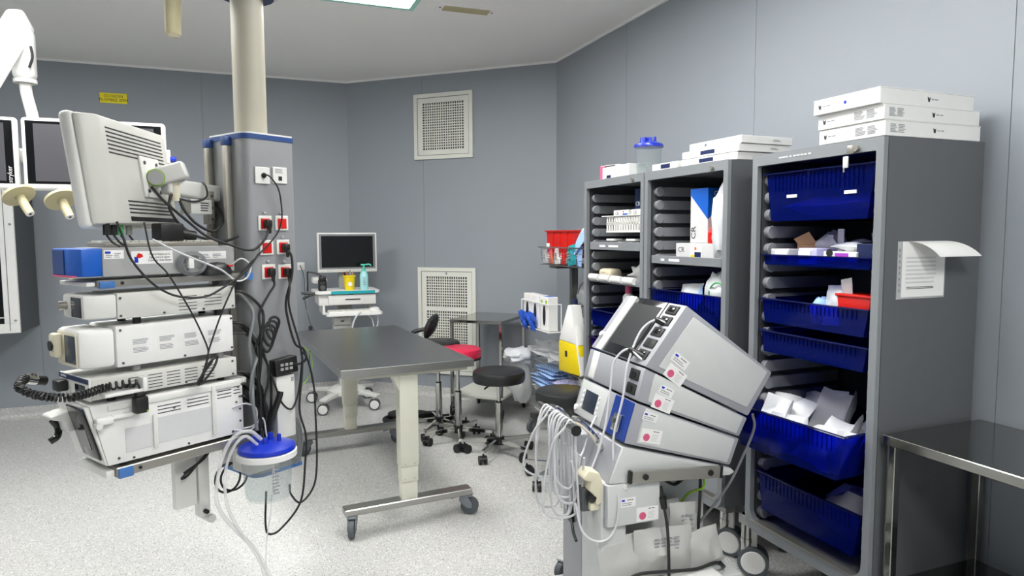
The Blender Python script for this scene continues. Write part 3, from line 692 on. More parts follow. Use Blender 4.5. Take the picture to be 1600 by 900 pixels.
for i in range(1, len(pth)-1):
    d = (pth[i+1]-pth[i-1]).normalized(); ln += (pth[i]-pth[i-1]).length; u = Vector((0, 0, 1)); v = d.cross(u).normalized()
    pit = .022 if ln < .1 else .0125
    a = 2*math.pi*ln/pit; hl.append(pth[i]+u*.012*math.cos(a)+v*.012*math.sin(a))
MB(T(.395, .02, -1.02)).tube([(p.x, -p.y, p.z) for p in hl], .0042, n=6, k=0).build('coil', 'black', c)
MB(T(.395, .02, -1.02)).cyl((-.68, .16, 1.072), (-.60, .19, 1.05), .013, .017, n=14).build('connector', 'black', c)
MB(T(.395, .02, -1.02)).cyl((-.66, .168, 1.07), (-.63, .178, 1.06), .0175, n=14).build('connector_sleeve', 'chrome', c)
c, M1 = pthing('camera_plug', 'black camera plug hanging beside the coiled cable on the white consoles', 'plug', -.385, -.03, .94)
MB(M1).bb((-.408, -.055, .925), (-.362, -.015, .985), bev=.008).build('body', 'black', c)
MB(M1).bb((-.4, -.05, .985), (-.37, -.02, 1.0), bev=.004).build('collar', 'black', c); MB(M1).tube([(-.385, -.035, 1.0), (-.386, -.035, 1.02), (-.392, -.03, 1.035)], .004, n=6).build('lead', 'black', c)
MB(M1).bb((-.372, -.056, .93), (-.366, -.054, .936)).build('status_light', 'lime', c)
c, M1 = pthing('power_supply', 'black power supply brick with outlets hanging on the cables at the tower', 'power supply', .2, -.03, .96)
MB(M1 @ T(.205, -.03, 1.0) @ Matrix.Rotation(R(-5), 4, 'Y')).box((0, 0, 0), (.11, .045, .07), bev=.006).build('body', 'black', c)
o_ = MB().box((0, 0, 0), (.014, .004, .011)).mesh('outlet', 'grey_plastic')
for i in range(3):
    for j in range(2): inst(o_, 'outlet', c, M1 @ Vector((.18+.022*i, -.054, .99+.018*j)))
rd = random.Random(3)
for k in range(16):
    s0 = rd.uniform(.02, .07); z0 = rd.choice([1.33, 1.3, 1.2, 1.16, 1.05, 1.0, .95, .9]); t0 = rd.uniform(-.1, 0)
    pts = [(.0, t0, z0), (.05, t0+.02, z0-.01), (rd.uniform(.075, .12), rd.uniform(.0, .03), z0-.09)]
    z = z0-.09
    xs = rd.uniform(.06, .14)
    while z > .76: z -= .12; pts.append((xs+rd.uniform(-.02, .02), rd.uniform(.01, .055), z))
    pcable('power_cable', 'one of the black cables bundled behind the consoles at the tower edge', pts, rd.choice([.004, .005, .006, .007]), 'black' if k % 7 else 'cable_grey', group='cables bundled behind the consoles')
for k in range(4):
    rr = .03-.003*k
    pts = [(.12+.012*k+(rr)*math.cos(a), .045+.008*math.sin(a*2), 1.12+.02*k+rr*1.6*math.sin(a)) for a in [i*2*math.pi/14+k for i in range(15)]]
    pcable('power_cable', 'one of the black loops in the cable knot beside the power supply', pts, .0055, K, group='loops of the cable knot')
pcable('hose', 'thick black hose end leaning on the white cover box of the tower', [(.11, .03, .72), (.13, .05, .8), (.155, .06, .87), (.165, .06, .90)], .013, 'black', 'hose')
for k, pts in enumerate(([(-.02, -.0, .86), (.03, .02, .87), (.07, .03, .84), (.06, .03, .78), (.01, .02, .77)], [(-.02, 0, .77), (.04, .03, .76), (.09, .04, .8), (.1, .05, .72)])):
    pcable('suction_tube', ['thin white tube curling behind the bottom console, upper loop', 'thin white tube curling behind the bottom console, lower loop'][k], pts, .0035, 'cable_white', 'tube')
pcable('suction_tube', 'clear suction tube arching from the blue lid down to the floor, outer one', [(.03, .12, .74), (-.02, .12, .785), (-.08, .11, .775), (-.125, .1, .70), (-.154, .1, .574), (-.139, .1, .493), (-.076, .1, .394), (.002, .1, .285), (.055, .12, .14), (.07, .13, .01)], .0075, 'clear_bag', 'tube')
pcable('suction_tube', 'clear suction tube hanging just inside the outer one beside the jar', [(.0, .14, .73), (-.05, .14, .775), (-.096, .13, .737), (-.126, .12, .645), (-.123, .12, .518), (-.075, .12, .399), (.003, .12, .251), (.03, .13, .12), (.04, .15, .01)], .006, 'clear_bag', 'tube')
pcable('suction_tube', 'thin clear tube dropping straight to the floor below the suction jar', [(.07, .12, .5), (.06, .12, .42), (.03, .13, .3), (.02, .14, .15), (.02, .15, .01)], .003, 'clear_bag', 'tube')
for k, pts in enumerate(([(-.05, -.1, .695), (-.09, -.1, .65), (-.15, -.1, .62), (-.185, -.1, .595), (-.16, -.1, .6), (-.1, -.1, .65), (-.06, -.1, .68), (-.1, -.11, .64), (-.17, -.11, .61)],
                         [(-.02+.055*math.cos(a), -.05, .56+.06*math.sin(a)) for a in [i*2*math.pi/16 for i in range(20)]],
                         [(.02+.06*math.cos(a), -.07, .55+.058*math.sin(a)) for a in [i*2*math.pi/16+1 for i in range(14)]])):
    pcable('cable_loop', ['black cable loops hanging slackly under the bottom shelf', 'round ring of black cable hanging under the bottom shelf', 'second open ring of black cable half behind the suction jar'][k], pts, .0045, K)
for k in range(3):
    rr = .05+.012*k
    pcable('grey_hose', 'one of the grey hose arcs hanging on the right edge of the tower', [(.255+rr*.5*math.sin(a), .012+.004*k, .66+rr*1.4*math.cos(a)) for a in [i*math.pi/8 for i in range(9)]], .004, 'cable_grey', 'hose', group='grey hose arcs on the tower')
pcable('earth_cable', 'thin green earth wire hanging by the steel table edge', [(.285, .06, 1.07), (.315, .06, 1.04), (.325, .06, .98), (.30, .06, .93), (.275, .06, .91)], .002, 'lime')

pcable('arm_cable', 'black cable loop drooping from the joint of the monitor arm, left one', [(-.12, -.2, 1.72), (-.15, -.16, 1.70), (-.17, -.13, 1.66), (-.14, -.12, 1.60), (-.08, -.1, 1.55), (0, -.05, 1.53), (.05, -.02, 1.55)], .0055, K)
pcable('arm_cable', 'black cable drooping from the joint of the monitor arm, right one', [(-.1, -.2, 1.72), (-.1, -.16, 1.66), (-.06, -.14, 1.6), (0, -.12, 1.57), (.05, -.13, 1.62), (.06, -.2, 1.68)], .0055, K)
pcable('arm_cable', 'black cable strapped along the white monitor arm', [(.0, -.19, 1.77), (.0, -.165, 1.75), (.0, -.165, 1.71), (-.05, -.17, 1.69), (-.11, -.18, 1.7)], .004, K)
for k, (s_, t_) in enumerate(((-.44, -.03), (-.4, -.07), (-.36, -.11), (-.31, -.16))):
    c, M1 = pthing('monitor_plug', 'plug in the bottom of the white monitor, '+['first from the left', 'second from the left', 'third from the left', 'rightmost'][k], 'plug', s_, -t_, 1.55)
    MB(M1).cyl((s_, -t_, 1.555), (s_, -t_, 1.60), .011, n=10).build('shell', ['black', 'black', 'green', 'alu'][k], c); MB(M1).tube([(s_, -t_, 1.555), (s_+.01, -t_-.02, 1.53), (s_+.03, -t_-.03, 1.515)], .004, n=6).build('lead', 'black', c)
# ------------------------------------------------------------------ casters
def caster(parent, x, y, ztop, r, wd, hood, tyre, disc=None, yaw=0, stem=.012, twin=False, off=.03, brake=False, steel='chrome', style=None):
    """swivel caster: fork/housing, wheel, stem; ztop = height of the plate it hangs from"""
    F = T(x, y, 0) @ rotz(yaw)
    h = MB(F).cyl((0, 0, r*1.15), (0, 0, ztop), stem, n=12).build('caster', steel, parent)
    if style == 'disc':
        MB(F).bb((-off-.016, -.011, r*.9), (stem*.9, .011, ztop-.01), bev=.006).build('housing', hood, h)
        for s in (-1, 1):
            wh = MB(F).cyl((-off, s*.012, r), (-off, s*(.012+wd/2), r), r, n=28).build('wheel', tyre, h)
            MB(F).cyl((-off, s*(.012+wd/2), r), (-off, s*(.0155+wd/2), r), r*.78, r*.72, n=28).build('cover_disc', disc, h)
        return h
    if twin:
        MB(F).bb((-off-r*.2, -.008, r*.7), (stem, .008, r*1.9), bev=.005).build('fork', hood, h)
        for s in (-1, 1):
            MB(F).cyl((-off, s*.009, r), (-off, s*(.009+wd/2), r), r, n=20).build('wheel', tyre, h)
        MB(F).prism([(-off+r*1.08*math.cos(a), r+r*1.08*math.sin(a)) for a in [R(20+14*i) for i in range(10)]]+[(-off+r*.9*math.cos(a), r+r*.9*math.sin(a)) for a in [R(146-14*i) for i in range(10)]], 'y', -.009-wd/2, .009+wd/2).build('hood', hood, h)
    else:
        for s in (-1, 1):
            MB(F).prism([(stem*1.2, ztop-.012), (stem*1.4, r*1.6), (-off+r*.28, r*.8), (-off-r*.25, r*.8), (-off-r*.32, r*1.3), (-stem*1.4, ztop-.006)], 'y', s*(wd/2+.003), s*(wd/2+.009)).build('fork', hood, h)
        MB(F).bb((-off-r*.35, -wd/2-.009, r*2.06), (stem*1.5, wd/2+.009, r*2.06+.012), bev=.004).build('fork_top', hood, h)
        MB(F).lathe([(r*.72, -wd/2), (r*.96, -wd/2), (r, -wd*.3), (r, wd*.3), (r*.96, wd/2), (r*.72, wd/2)], n=28, M=T(-off, 0, r) @ Matrix.Rotation(R(90), 4, 'X')).build('wheel', tyre, h)
        MB(F).cyl((-off, -wd*.46, r), (-off, wd*.46, r), r*.73, n=24).build('hub', disc or hood, h)
        if brake: MB(F).prism([(stem, r*2.1), (stem+.05, r*1.75), (stem+.055, r*1.85), (stem, r*2.3)], 'y', -wd*.7, wd*.7).build('brake', hood, h)
    return h
# ------------------------------------------------------------------ steel trolley table in the middle
t = thing('instrument_table', 'long steel-topped height-adjustable table on castors in the middle of the room', 'table', (.7115, 4.162, 0), 4.13)
tp = MB().bb((-.3545, -.7695, .845), (.3545, .7695, .88), bev=.002, seg=1).build('table_top', 'steel_dark', t)
for lo, hi in (((-.357, -.772, .84), (.357, -.7695, .879)), ((-.357, .7695, .84), (.357, .772, .879)), ((-.357, -.7695, .84), (-.3545, .7695, .879)), ((.3545, -.7695, .84), (.357, .7695, .879))): MB().bb(lo, hi).build('edge_band', 'steel', t)
MB().bb((-.33, -.74, .82), (.33, .74, .84)).build('top_frame', 'table_paint', t)
for y, z0 in ((-.70, .3), (.735, .3)):
    MB().bb((-.05, y-.04, .33), (.05, y+.04, .82), bev=.004).build('column', 'table_paint', t)
    MB().bb((-.046, y-.036, .245), (.046, y+.036, .33), bev=.003).build('column_stage', 'table_paint', t)
    MB().bb((-.042, y-.032, .14), (.042, y+.032, .245), bev=.003).build('column_stage', 'table_paint', t)
    sc = MB().cyl((0, y-.042, 0), (0, y-.035, 0), .003, n=6).mesh('screw', 'alu')
    for z in (.345, .262):
        for x in (-.025, .025): inst(sc, 'screw', t, (x, 0 if z > .3 else .004, z))
    MB().prism([(-.05, .82), (-.085, .82), (-.05, .74)], 'y', y-.035, y+.035).build('gusset', 'table_paint', t)
    MB().bb((-.345, y-.04, .115), (.355, y+.04, .15), bev=.004, seg=1).build('foot_bar', 'steel', t)
    for x, yw in ((-.3, 70 if y < 0 else 30), (.315, 150)):
        caster(t, x, y, .115, .05, .028, 'caster_grey', 'rubber_grey', yaw=yw, stem=.016, off=.035, brake=(y < 0 and x > 0) or y > 0, steel='caster_grey')
# ------------------------------------------------------------------ stools
def stool(name, label, x, y, zs, r, mseat, rz, ztop_sleeve, th=.08, mbase='black', lever=True):
    t = thing(name, label, 'stool', (x, y, 0), rz)
    MB().lathe([(0, zs), (r*.9, zs), (r*.97, zs-.008), (r, zs-.025), (r, zs-th+.02), (r*.96, zs-th), (0, zs-th)], n=36).build('seat', mseat, t)
    MB().cyl((0, 0, zs-th-.012), (0, 0, zs-th), r*.45, n=20).build('seat_plate', 'black', t)
    MB().cyl((0, 0, ztop_sleeve-.02), (0, 0, zs-th), .0145, n=16).build('gas_rod', 'chrome', t)
    MB().cyl((0, 0, .1), (0, 0, ztop_sleeve), .026, n=20).build('sleeve', 'chrome', t)
    MB().cyl((0, 0, ztop_sleeve), (0, 0, ztop_sleeve+.008), .022, n=16).build('sleeve_ring', 'black', t)
    MB().cyl((0, 0, .075), (0, 0, .13), .036, n=16).build('hub', 'black', t)
    for k in range(5):
        a = R(72*k); d = Vector((math.cos(a), math.sin(a), 0))
        MB().prism([(.02, .088), (.26, .083), (.262, .104), (.02, .12)], 'y', -.011, .011, Matrix.Rotation(a, 4, 'Z')).build('leg', 'chrome', t)
        h = caster(t, d.x*.25, d.y*.25, .09, .029, .036, 'black', 'black_rubber', yaw=72*k+40, stem=.007, twin=True, off=.018, steel='black')
    if lever: MB().tube([(-.02, 0, zs-th-.01), (-.1, -.03, zs-th-.02), (-.14, -.05, zs-th-.03)], .006, n=8).build('lever', 'black', t)
    return t
stool('swivel_stool', 'black round swivel stool on chrome star base in front of the others', 1.615, 4.36, .605, .185, 'black_vinyl', 8, .375)
s2 = stool('swivel_stool', 'swivel stool with red round seat between the table and the black stool', 1.43, 4.74, .715, .175, 'red_vinyl', 40, .385)
MB().lathe([(.15, .626), (.174, .632), (.176, .648), (.16, .65)], n=32).build('seat_rim', 'black', s2)
s3 = stool('swivel_chair', 'black swivel stool with small curved backrest behind the red stool', 1.36, 5.03, .73, .17, 'black_vinyl', 15, .4)
s3['category'] = 'chair'
MB(T(-.06, .0, .85) @ rotz(-45) @ Matrix.Rotation(R(24), 4, 'Y')).blob((0, 0, 0), (.075, .24, .21), amp=.06, seed=3).build('backrest', 'black_vinyl', s3)
MB().tube([(-.02, .1, .7), (-.09, .14, .72), (-.17, .1, .79), (-.12, .05, .82), (-.06, .01, .83)], .016, n=8).build('backrest_arm', 'black', s3)
s4 = stool('swivel_stool', 'black round stool half hidden behind the tall equipment cart', 1.805, 3.72, .585, .175, 'black_vinyl', 205, .3)
# ------------------------------------------------------------------ black hose on the floor
c = thing('floor_hose', 'coiled thick black hose lying on the floor under the steel table', 'hose', (1.25, 5.43, 0), -20)
m = MB()
m.tube([(.22, .02, .02), (.05, -.06, .02), (-.14, -.09, .02), (-.235, -.03, .02), (-.21, .06, .02), (-.06, .11, .02), (.1, .09, .022), (.2, .06, .05), (.05, .02, .056), (-.12, -.02, .056), (-.2, .02, .056), (-.14, .08, .056), (.03, .13, .04), (.2, .1, .02), (.3, .0, .02)], .02, n=10)
m.build('hose', 'black_rubber', c); MB().cyl((.22, .02, .02), (.29, .05, .02), .026, n=12).build('nozzle', 'black', c)
# ------------------------------------------------------------------ computer cart
t = thing('computer_cart', 'white computer cart on four castors against the back wall', 'cart', (.8, 6.15, 0))
MB().bb((-.06, -.05, .16), (.06, .07, 1.02), bev=.01).build('column', 'white_plastic', t)
MB().lathe([(.17, .13), (.17, .165), (.1, .2), (0, .2)], n=28).build('base', 'white_plastic', t)
for (x, y) in ((-.22, -.235), (.225, -.225), (-.27, .26), (.24, .24)):
    a = math.atan2(y, x); L_ = math.hypot(x, y)
    MB().prism([(.08, .13), (L_+.03, .115), (L_+.03, .14), (.08, .175)], 'y', -.034, .034, Matrix.Rotation(a, 4, 'Z'), bev=.006).build('base_arm', 'white_plastic', t)
    caster(t, x, y, .118, .05, .03, 'white_plastic', 'dark_grey', 'pure_white', yaw=-14, stem=.012, off=.012, style='disc')
MB().prism(rounded(-.27, -.23, .285, .2, .05, .05, .03, .03), 'z', 1.045, 1.07, bev=.004).build('work_surface', 'pure_white', t)
MB().bb((-.14, -.236, 1.045), (.235, -.231, 1.071)).build('teal_strip', 'teal', t)
MB().bb((-.24, -.19, .945), (.25, .18, 1.044), bev=.006).build('drawer_case', 'white_plastic', t)
d = MB().bb((-.16, -.215, .95), (.245, -.19, 1.035), bev=.004).build('drawer', 'white_plastic', t)
MB().bb((-.02, -.222, .992), (.11, -.214, 1.0), bev=.002).build('drawer_pull', 'dark', d)
MB().bb((.0, -.2, 1.036), (.05, -.215, 1.045)).build('lock', 'dark', t)
kt = MB().prism(rounded(-.19, -.31, .29, -.02, .03, .03, .02, .02), 'z', .86, .885, bev=.003).build('keyboard_tray', 'pure_white', t)
MB().bb((-.21, -.2, .87), (-.19, .1, .95)).build('tray_bracket', 'white_plastic', kt); MB().bb((.2, -.1, .87), (.22, .1, .95)).build('tray_bracket', 'white_plastic', kt)
for i, z in enumerate((.79, .72)):
    b = MB().bb((-.105, -.11, z-.03), (.04, .05, z+.035), bev=.004).build('small_drawer', 'white_plastic', t); MB().bb((-.05, -.116, z), (-.02, -.109, z+.01)).build('drawer_pull', 'dark', b)
MB().bb((-.03, .1, 1.07), (.06, .15, 1.4), bev=.008).build('monitor_post', 'grey_plastic', t)
MB().bb((-.27, .02, 1.12), (-.14, .16, 1.18), bev=.02).build('post_base', 'white_plastic', t)
c = thing('computer_monitor', 'white-framed computer monitor with dark glass on the computer cart', 'monitor', (.84, 6.2, 1.22))
MB().bb((-.26, -.02, 0), (.265, .03, .355), bev=.006).build('case', 'white_plastic', c)
MB().bb((-.245, -.0225, .03), (.25, -.019, .342)).build('inner_frame', 'mid_grey', c)
MB().bb((-.225, -.0245, .045), (.23, -.022, .325)).build('screen', 'black_gloss', c)
m = MB(); prints(m, .06, .006, 1, axes((-.15, -.0203, .015), (1, 0, 0), (0, 0, 1)), 4); m.build('buttons', 'ink_grey', c)['kind'] = 'stuff'
c = thing('keyboard', 'white keyboard on the pull-out tray of the computer cart', 'keyboard', (.82, 5.97, .885))
MB().bb((-.19, -.11, 0), (.17, .05, .014), bev=.004).build('case', 'pure_white', c)
km2 = MB().box((0, 0, 0), (.02, .022, .006), bev=.002, seg=1).mesh('key', 'white_plastic')
for i in range(14):
    for j in range(5): inst(km2, 'key', c, (-.172+.0245*i, -.088+.028*j, .016))
c = thing('computer_mouse', 'white computer mouse on the keyboard tray of the computer cart', 'mouse', (1.035, 5.99, .885))
MB().lathe([(0, .034), (.025, .03), (.04, .018), (.043, 0)], n=20, sx=1.2, sy=.8).build('shell', 'pure_white', c)
MB().box((-.02, 0, .033), (.02, .004, .006), bev=.002).build('wheel', 'grey_plastic', c)
c = thing('keyboard_cable', 'white cable hanging from the keyboard tray of the computer cart', 'cable', (.88, 5.84, .86))
MB(inv(c)).tube([(.9, 5.85, .89), (.86, 5.83, .86), (.83, 5.83, .8), (.815, 5.84, .7), (.83, 5.9, .55)], .008, n=8).build('cord', 'cable_white', c)
c = thing('keyboard_cable', 'thin white cable loop under the right end of the keyboard tray', 'cable', (1.0, 5.9, .86))
MB(inv(c)).tube([(.95, 5.92, .87), (1.0, 5.9, .82), (1.02, 5.9, .74), (1.05, 5.9, .77), (1.055, 5.9, .86)], .005, n=8).build('cord', 'cable_white', c)
c = thing('sharps_bin', 'small yellow sharps bin on the computer cart', 'sharps bin', (.83, 6.02, 1.07))
MB().lathe([(.04, 0), (.053, .12), (.047, .12), (.036, .004), (0, .004)], n=24).build('bin', 'yellow', c)
MB().lathe([(.052, .115), (.058, .118), (.058, .13), (.048, .13)], n=24).build('rim', 'yellow', c)
MB().lathe([(.0, .0), (.019, 0), (.019, .002), (0, .002)], n=20, M=axes((0, -.046, .055), (1, 0, 0), (0, 0, 1))).build('label_disc', 'paper', c)
for i in range(4): MB().cyl((-.03+.02*i, .01, .08), (-.04+.025*i, .015*(i % 2), .155+.01*(i % 3)), .006, n=8).build('sharp', ['black', 'orange', 'ink_grey', 'card'][i], c)
c = thing('sanitizer_bottle', 'pale turquoise pump bottle of hand sanitizer on the computer cart', 'pump bottle', (.955, 6.0, 1.07))
MB().lathe([(.034, 0), (.037, .005), (.037, .13), (.026, .16), (.014, .168), (0, .168)], n=24).build('bottle', 'mint_body', c)
MB().lathe([(.018, .165), (.018, .185), (.008, .19), (.008, .215), (0, .215)], n=16).build('collar', 'mint', c)
MB().tube([(-.025, 0, .222), (.01, 0, .222), (.05, 0, .224), (.065, 0, .212)], .007, n=8).build('pump', 'mint', c)
m = MB(); prints(m, .03, .08, 5, axes((0, -.0372, .08), (1, 0, 0), (0, 0, 1)), 1, .5, 5); m.build('print', 'ink_grey', c)['kind'] = 'stuff'
c = thing('barcode_scanner', 'black handheld scanner standing in its cradle on the computer cart', 'scanner', (.6, 6.02, 1.07))
MB().bb((-.035, -.03, 0), (.035, .035, .1), bev=.012).build('cradle', 'black', c)
MB().cyl((0, -.035, .03), (0, -.025, .03), .022, n=16).build('cradle_dial', 'dark_grey', c)
MB().bb((-.028, -.045, .085), (.03, .04, .13), bev=.012).build('head', 'black', c)
MB().tube([(.0, .02, .13), (-.04, .03, .15), (-.11, .04, .165), (-.12, .02, .15), (-.122, .0, .06), (-.125, 0, 0)], .007, n=8).build('lead', 'black', c)
c = thing('cable_clamp', 'black cable clip clamped on the left corner of the computer cart', 'clip', (.5, 5.98, 1.04))
MB().tube([(-.08, 0, .02), (0, 0, .012), (.05, 0, .02)], .01, n=8).build('jaw', 'black', c); MB().tube([(-.07, 0, -.03), (0, 0, .0), (.05, 0, .01)], .01, n=8).build('jaw', 'black', c)
def wcable(label, pts, r, m, cat='cable', name='cable'):
    c = thing(name, label, cat, pts[0]); MB(inv(c)).tube(pts, r, n=8).build('cord', m, c); return c
wcable('thin dark cable from the wall socket down behind the computer cart', [(.475, 6.785, 1.257), (.5, 6.7, 1.15), (.48, 6.4, .95), (.49, 6.1, .8), (.51, 5.95, .72), (.47, 5.97, .5), (.5, 6.1, .25)], .004, 'dark_grey')
wcable('grey cable hanging from the clip beside the computer cart', [(.49, 5.98, 1.03), (.46, 5.97, .9), (.47, 5.96, .76), (.5, 5.95, .7), (.56, 5.96, .55), (.62, 6.05, .4)], .005, 'cable_grey')
c = thing('inline_switch', 'small black inline switch on the cables left of the computer cart', 'switch', (.485, 5.955, .7))
MB().bb((-.015, -.015, 0), (.015, .015, .08), bev=.006).build('body', 'black', c); MB().bb((-.006, -.017, .03), (.006, -.014, .05)).build('rocker', 'dark_grey', c)
# ------------------------------------------------------------------ small steel side table against the diagonal wall
SIDE = 'steel_polished'
t = thing('side_table', 'small square-legged steel side table on castors against the diagonal wall', 'table', (1.915, 5.41, 0), math.degrees(math.atan2(DW.y, DW.x)))
MB().bb((-.235, -.29, .825), (.235, .29, .85), bev=.003, seg=1).build('table_top', SIDE, t)
for x in (-.22, .22):
    for y in (-.275, .275):
        MB().bb((x-.013, y-.013, .12), (x+.013, y+.013, .826), bev=.002, seg=1).build('leg', SIDE, t)
        caster(t, x, y, .125, .048, .024, 'black', 'black_rubber', 'dark_grey', yaw=-60, stem=.01, off=.03)
MB().bb((-.235, -.29, .2), (.235, .29, .222), bev=.003, seg=1).build('lower_shelf', 'vent_white', t)
# ------------------------------------------------------------------ wire basket trolley
t = thing('basket_trolley', 'steel trolley with wire baskets left of the grey cabinets', 'trolley', (2.25, 4.45, 0))
def wire_basket(parent, x0, x1, y0, y1, z0, z1, nx, ny, nz, r=.0022, rim=.005, m='steel'):
    b = MB().tube([(x0, y0, z1), (x1, y0, z1), (x1, y1, z1), (x0, y1, z1), (x0, y0, z1)], rim, n=8, k=0).build('basket', m, parent)
    b2 = MB().tube([(x0+.01, y0+.01, z0), (x1-.01, y0+.01, z0), (x1-.01, y1-.01, z0), (x0+.01, y1-.01, z0), (x0+.01, y0+.01, z0)], r*1.6, n=6, k=0).build('bottom_rim', m, b)
    wv = MB().tube([(x0, 0, z1), (x0+.01, 0, z0), (x1-.01, 0, z0), (x1, 0, z1)], r, n=5, k=0).mesh('wire', m)
    for i in range(1, ny): inst(wv, 'wire', b, (0, y0+(y1-y0)*i/ny, 0))
    wv = MB().tube([(0, y0, z1), (0, y0+.01, z0), (0, y1-.01, z0), (0, y1, z1)], r, n=5, k=0).mesh('wire', m)
    for i in range(1, nx): inst(wv, 'wire', b, (x0+(x1-x0)*i/nx, 0, 0))
    for k in range(1, nz):
        z = z0+(z1-z0)*k/nz; e = .01*(1-k/nz)
        MB().tube([(x0+e, y0+e, z), (x1-e, y0+e, z), (x1-e, y1-e, z), (x0+e, y1-e, z), (x0+e, y0+e, z)], r, n=5, k=0).build('wire', m, b)
    return b
wire_basket(t, -.17, .17, -.4, .27, 1.325, 1.455, 6, 14, 3, r=.0014)
wire_basket(t, -.17, .17, -.45, .45, .29, .575, 8, 22, 7, r=.0015)
wire_basket(t, .0, .2, -.42, .1, .87, 1.0, 6, 16, 4)
for y in (.06,): MB().bb((.0, y-.025, .15), (.05, y+.025, 1.32), bev=.003).build('pole', 'steel_dark', t)
MB().bb((-.15, .0, 1.3), (.16, .12, 1.322), bev=.003).build('basket_support', 'steel_dark', t)
for y in (.32, -.42):
    MB().bb((-.215, y-.02, .11), (.2, y+.02, .15), bev=.003, seg=1).build('base_beam', 'steel_dark', t)
    for x in (-.19, .17): caster(t, x, y, .112, .048, .026, 'steel', 'rubber_grey', 'steel', yaw=20, stem=.012, off=.025)
MB().bb((-.02, -.42, .112), (.03, .32, .148)).build('base_beam', 'steel_dark', t)
# contents of the trolley
c = thing('storage_bin', 'bright red plastic bin in the top wire basket', 'bin', (2.2, 4.38, 1.385))
m = MB(); m.prism([(-.235, .19), (.235, .19), (.215, 0), (-.215, 0)], 'x', -.1, -.095); m.prism([(-.235, .19), (.235, .19), (.215, 0), (-.215, 0)], 'x', .095, .1)
for s in (-1, 1): m.prism([(s*.235, .19), (s*.23, .19), (s*.21, 0), (s*.215, 0)], 'x', -.095, .095)
m.bb((-.095, -.21, 0), (.095, .21, .005)); m.build('bin', 'red_plastic', c)
m = MB()
for lo, hi in (((-.112, -.245, .185), (-.095, .245, .195)), ((.095, -.245, .185), (.112, .245, .195)), ((-.095, -.245, .185), (.095, -.228, .195)), ((-.095, .228, .185), (.095, .245, .195))): m.bb(lo, hi)
m.build('rim', 'red_plastic', c)
for y in (-.12, 0, .12): MB().bb((-.106, y-.006, .01), (-.099, y+.006, .185)).build('rib', 'red_plastic', c)
MB().bb((-.108, .175, .06), (-.1, .225, .1), bev=.004).build('label_holder', 'paper', c)
packs = [('upright white packet with print in the top wire basket', 'paper', (2.105, 4.44), .09, .125, 10), ('dark red packet in the top wire basket, left of the white one', 'pink', (2.105, 4.55), .06, .12, -14), ('orange packet low in the top wire basket', 'orange', (2.1, 4.52), .04, .09, 5),
         ('dark red pouch under the red bin in the top basket', 'red_plastic', (2.105, 4.34), .07, .12, -6), ('teal patterned packet at the right end of the top basket', 'teal', (2.1, 4.2), .13, .14, 20), ('blue film packet leaning at the right end of the top basket', 'light_blue', (2.12, 4.15), .15, .15, -25), ('clear packet at the left end of the top basket', 'clear_bag', (2.11, 4.66), .09, .1, 8)]
for k, (lb, mt, (x, y), w_, h_, rl) in enumerate(packs):
    c = thing('packet', lb, 'packet', (x, y, 1.332), 0, 'packets in the top wire basket')
    MB().pouch(w_, h_, .025, axes((0, 0, h_/2+.003), (0, -1, 0), (0, 0, 1)) @ rotz(rl*.4), seed=k).build('wrap', mt, c, 60)
    m = MB(); prints(m, w_*.6, h_*.4, 3, axes((-.016, 0, h_/2+.003), (0, -1, 0), (0, 0, 1)) @ rotz(rl*.4), seed=k); m.build('print', ['ink_grey', 'paper'][k % 2], c)['kind'] = 'stuff'
c = thing('paper_pack', 'folded white and blue paper packs sticking up from the top basket', 'paper pack', (2.13, 4.12, 1.4))
MB().pouch(.22, .12, .012, axes((0, .02, .12), (.2, -1, .45), (.3, .2, 1)), seed=31).build('sheet', 'paper', c, 60); MB().pouch(.18, .1, .01, axes((-.02, -.02, .1), (.1, -1, .8), (.3, .5, 1)), seed=32).build('sheet', 'light_blue', c, 60)
# glove dispenser
t = thing('glove_rack', 'white wire rack for glove boxes on the front of the trolley', 'rack', (2.08, 4.58, .85))
for z in (.0, .2):
    MB().tube([(0, -.26, z), (-.1, -.26, z), (-.1, .24, z), (0, .24, z)], .004, n=8, k=0).build('rail', 'pure_white', t)
for y in (-.26, .24): MB().tube([(-.1, y, 0), (-.1, y, .2)], .004, n=8, k=0).build('upright', 'pure_white', t)
MB().tube([(0, -.26, 0), (0, -.26, .2)], .004, n=8, k=0).build('upright', 'pure_white', t)
MB().bb((-.1, -.26, -.004), (0, .24, 0)).build('floor', 'pure_white', t)
for k, y in enumerate((4.735, 4.585, 4.42)):
    c = thing('glove_box', ['white glove box with a blue glove pulled out, left in the wire rack', 'white glove box with a blue glove, middle of the wire rack', 'white glove box with green print and empty slot, right in the wire rack'][k], 'glove box', (2.03, y, .855))
    MB().bb((-.038, -.07, 0), (.038, .07, .245), bev=.002, seg=1).build('box', 'paper', c)
    MB().lathe([(0, 0), (.024, 0), (.024, .002), (0, .002)], n=20, M=axes((-.0385, .0, .11), (0, -1, 0), (0, 0, 1)) @ Matrix.Diagonal((1, 3.1, 1, 1))).build('opening', 'dark', c)
    if k < 2:
        for j in range(4): MB().pouch(.07, .1, .03, axes((-.05-.006*j, .03-.022*j, .075-.028*(j % 3)), (.2, -1, .4-.3*j), (-.5, .1*j, 1)), seed=k*4+j, amp=.9, bend=.05).build('glove', 'nitrile', c, 60)
    else:
        for z in (.2, .2): pass
        MB().bb((-.0395, -.05, .19), (-.038, -.02, .22)).build('print', 'lime', c); MB().bb((-.0395, .03, .19), (-.038, .055, .22)).build('print', 'lime', c)
    MB().bb((-.03, -.05, .245), (.03, .05, .246)).build('top_print', 'blue' if k == 2 else 'paper_grey', c)
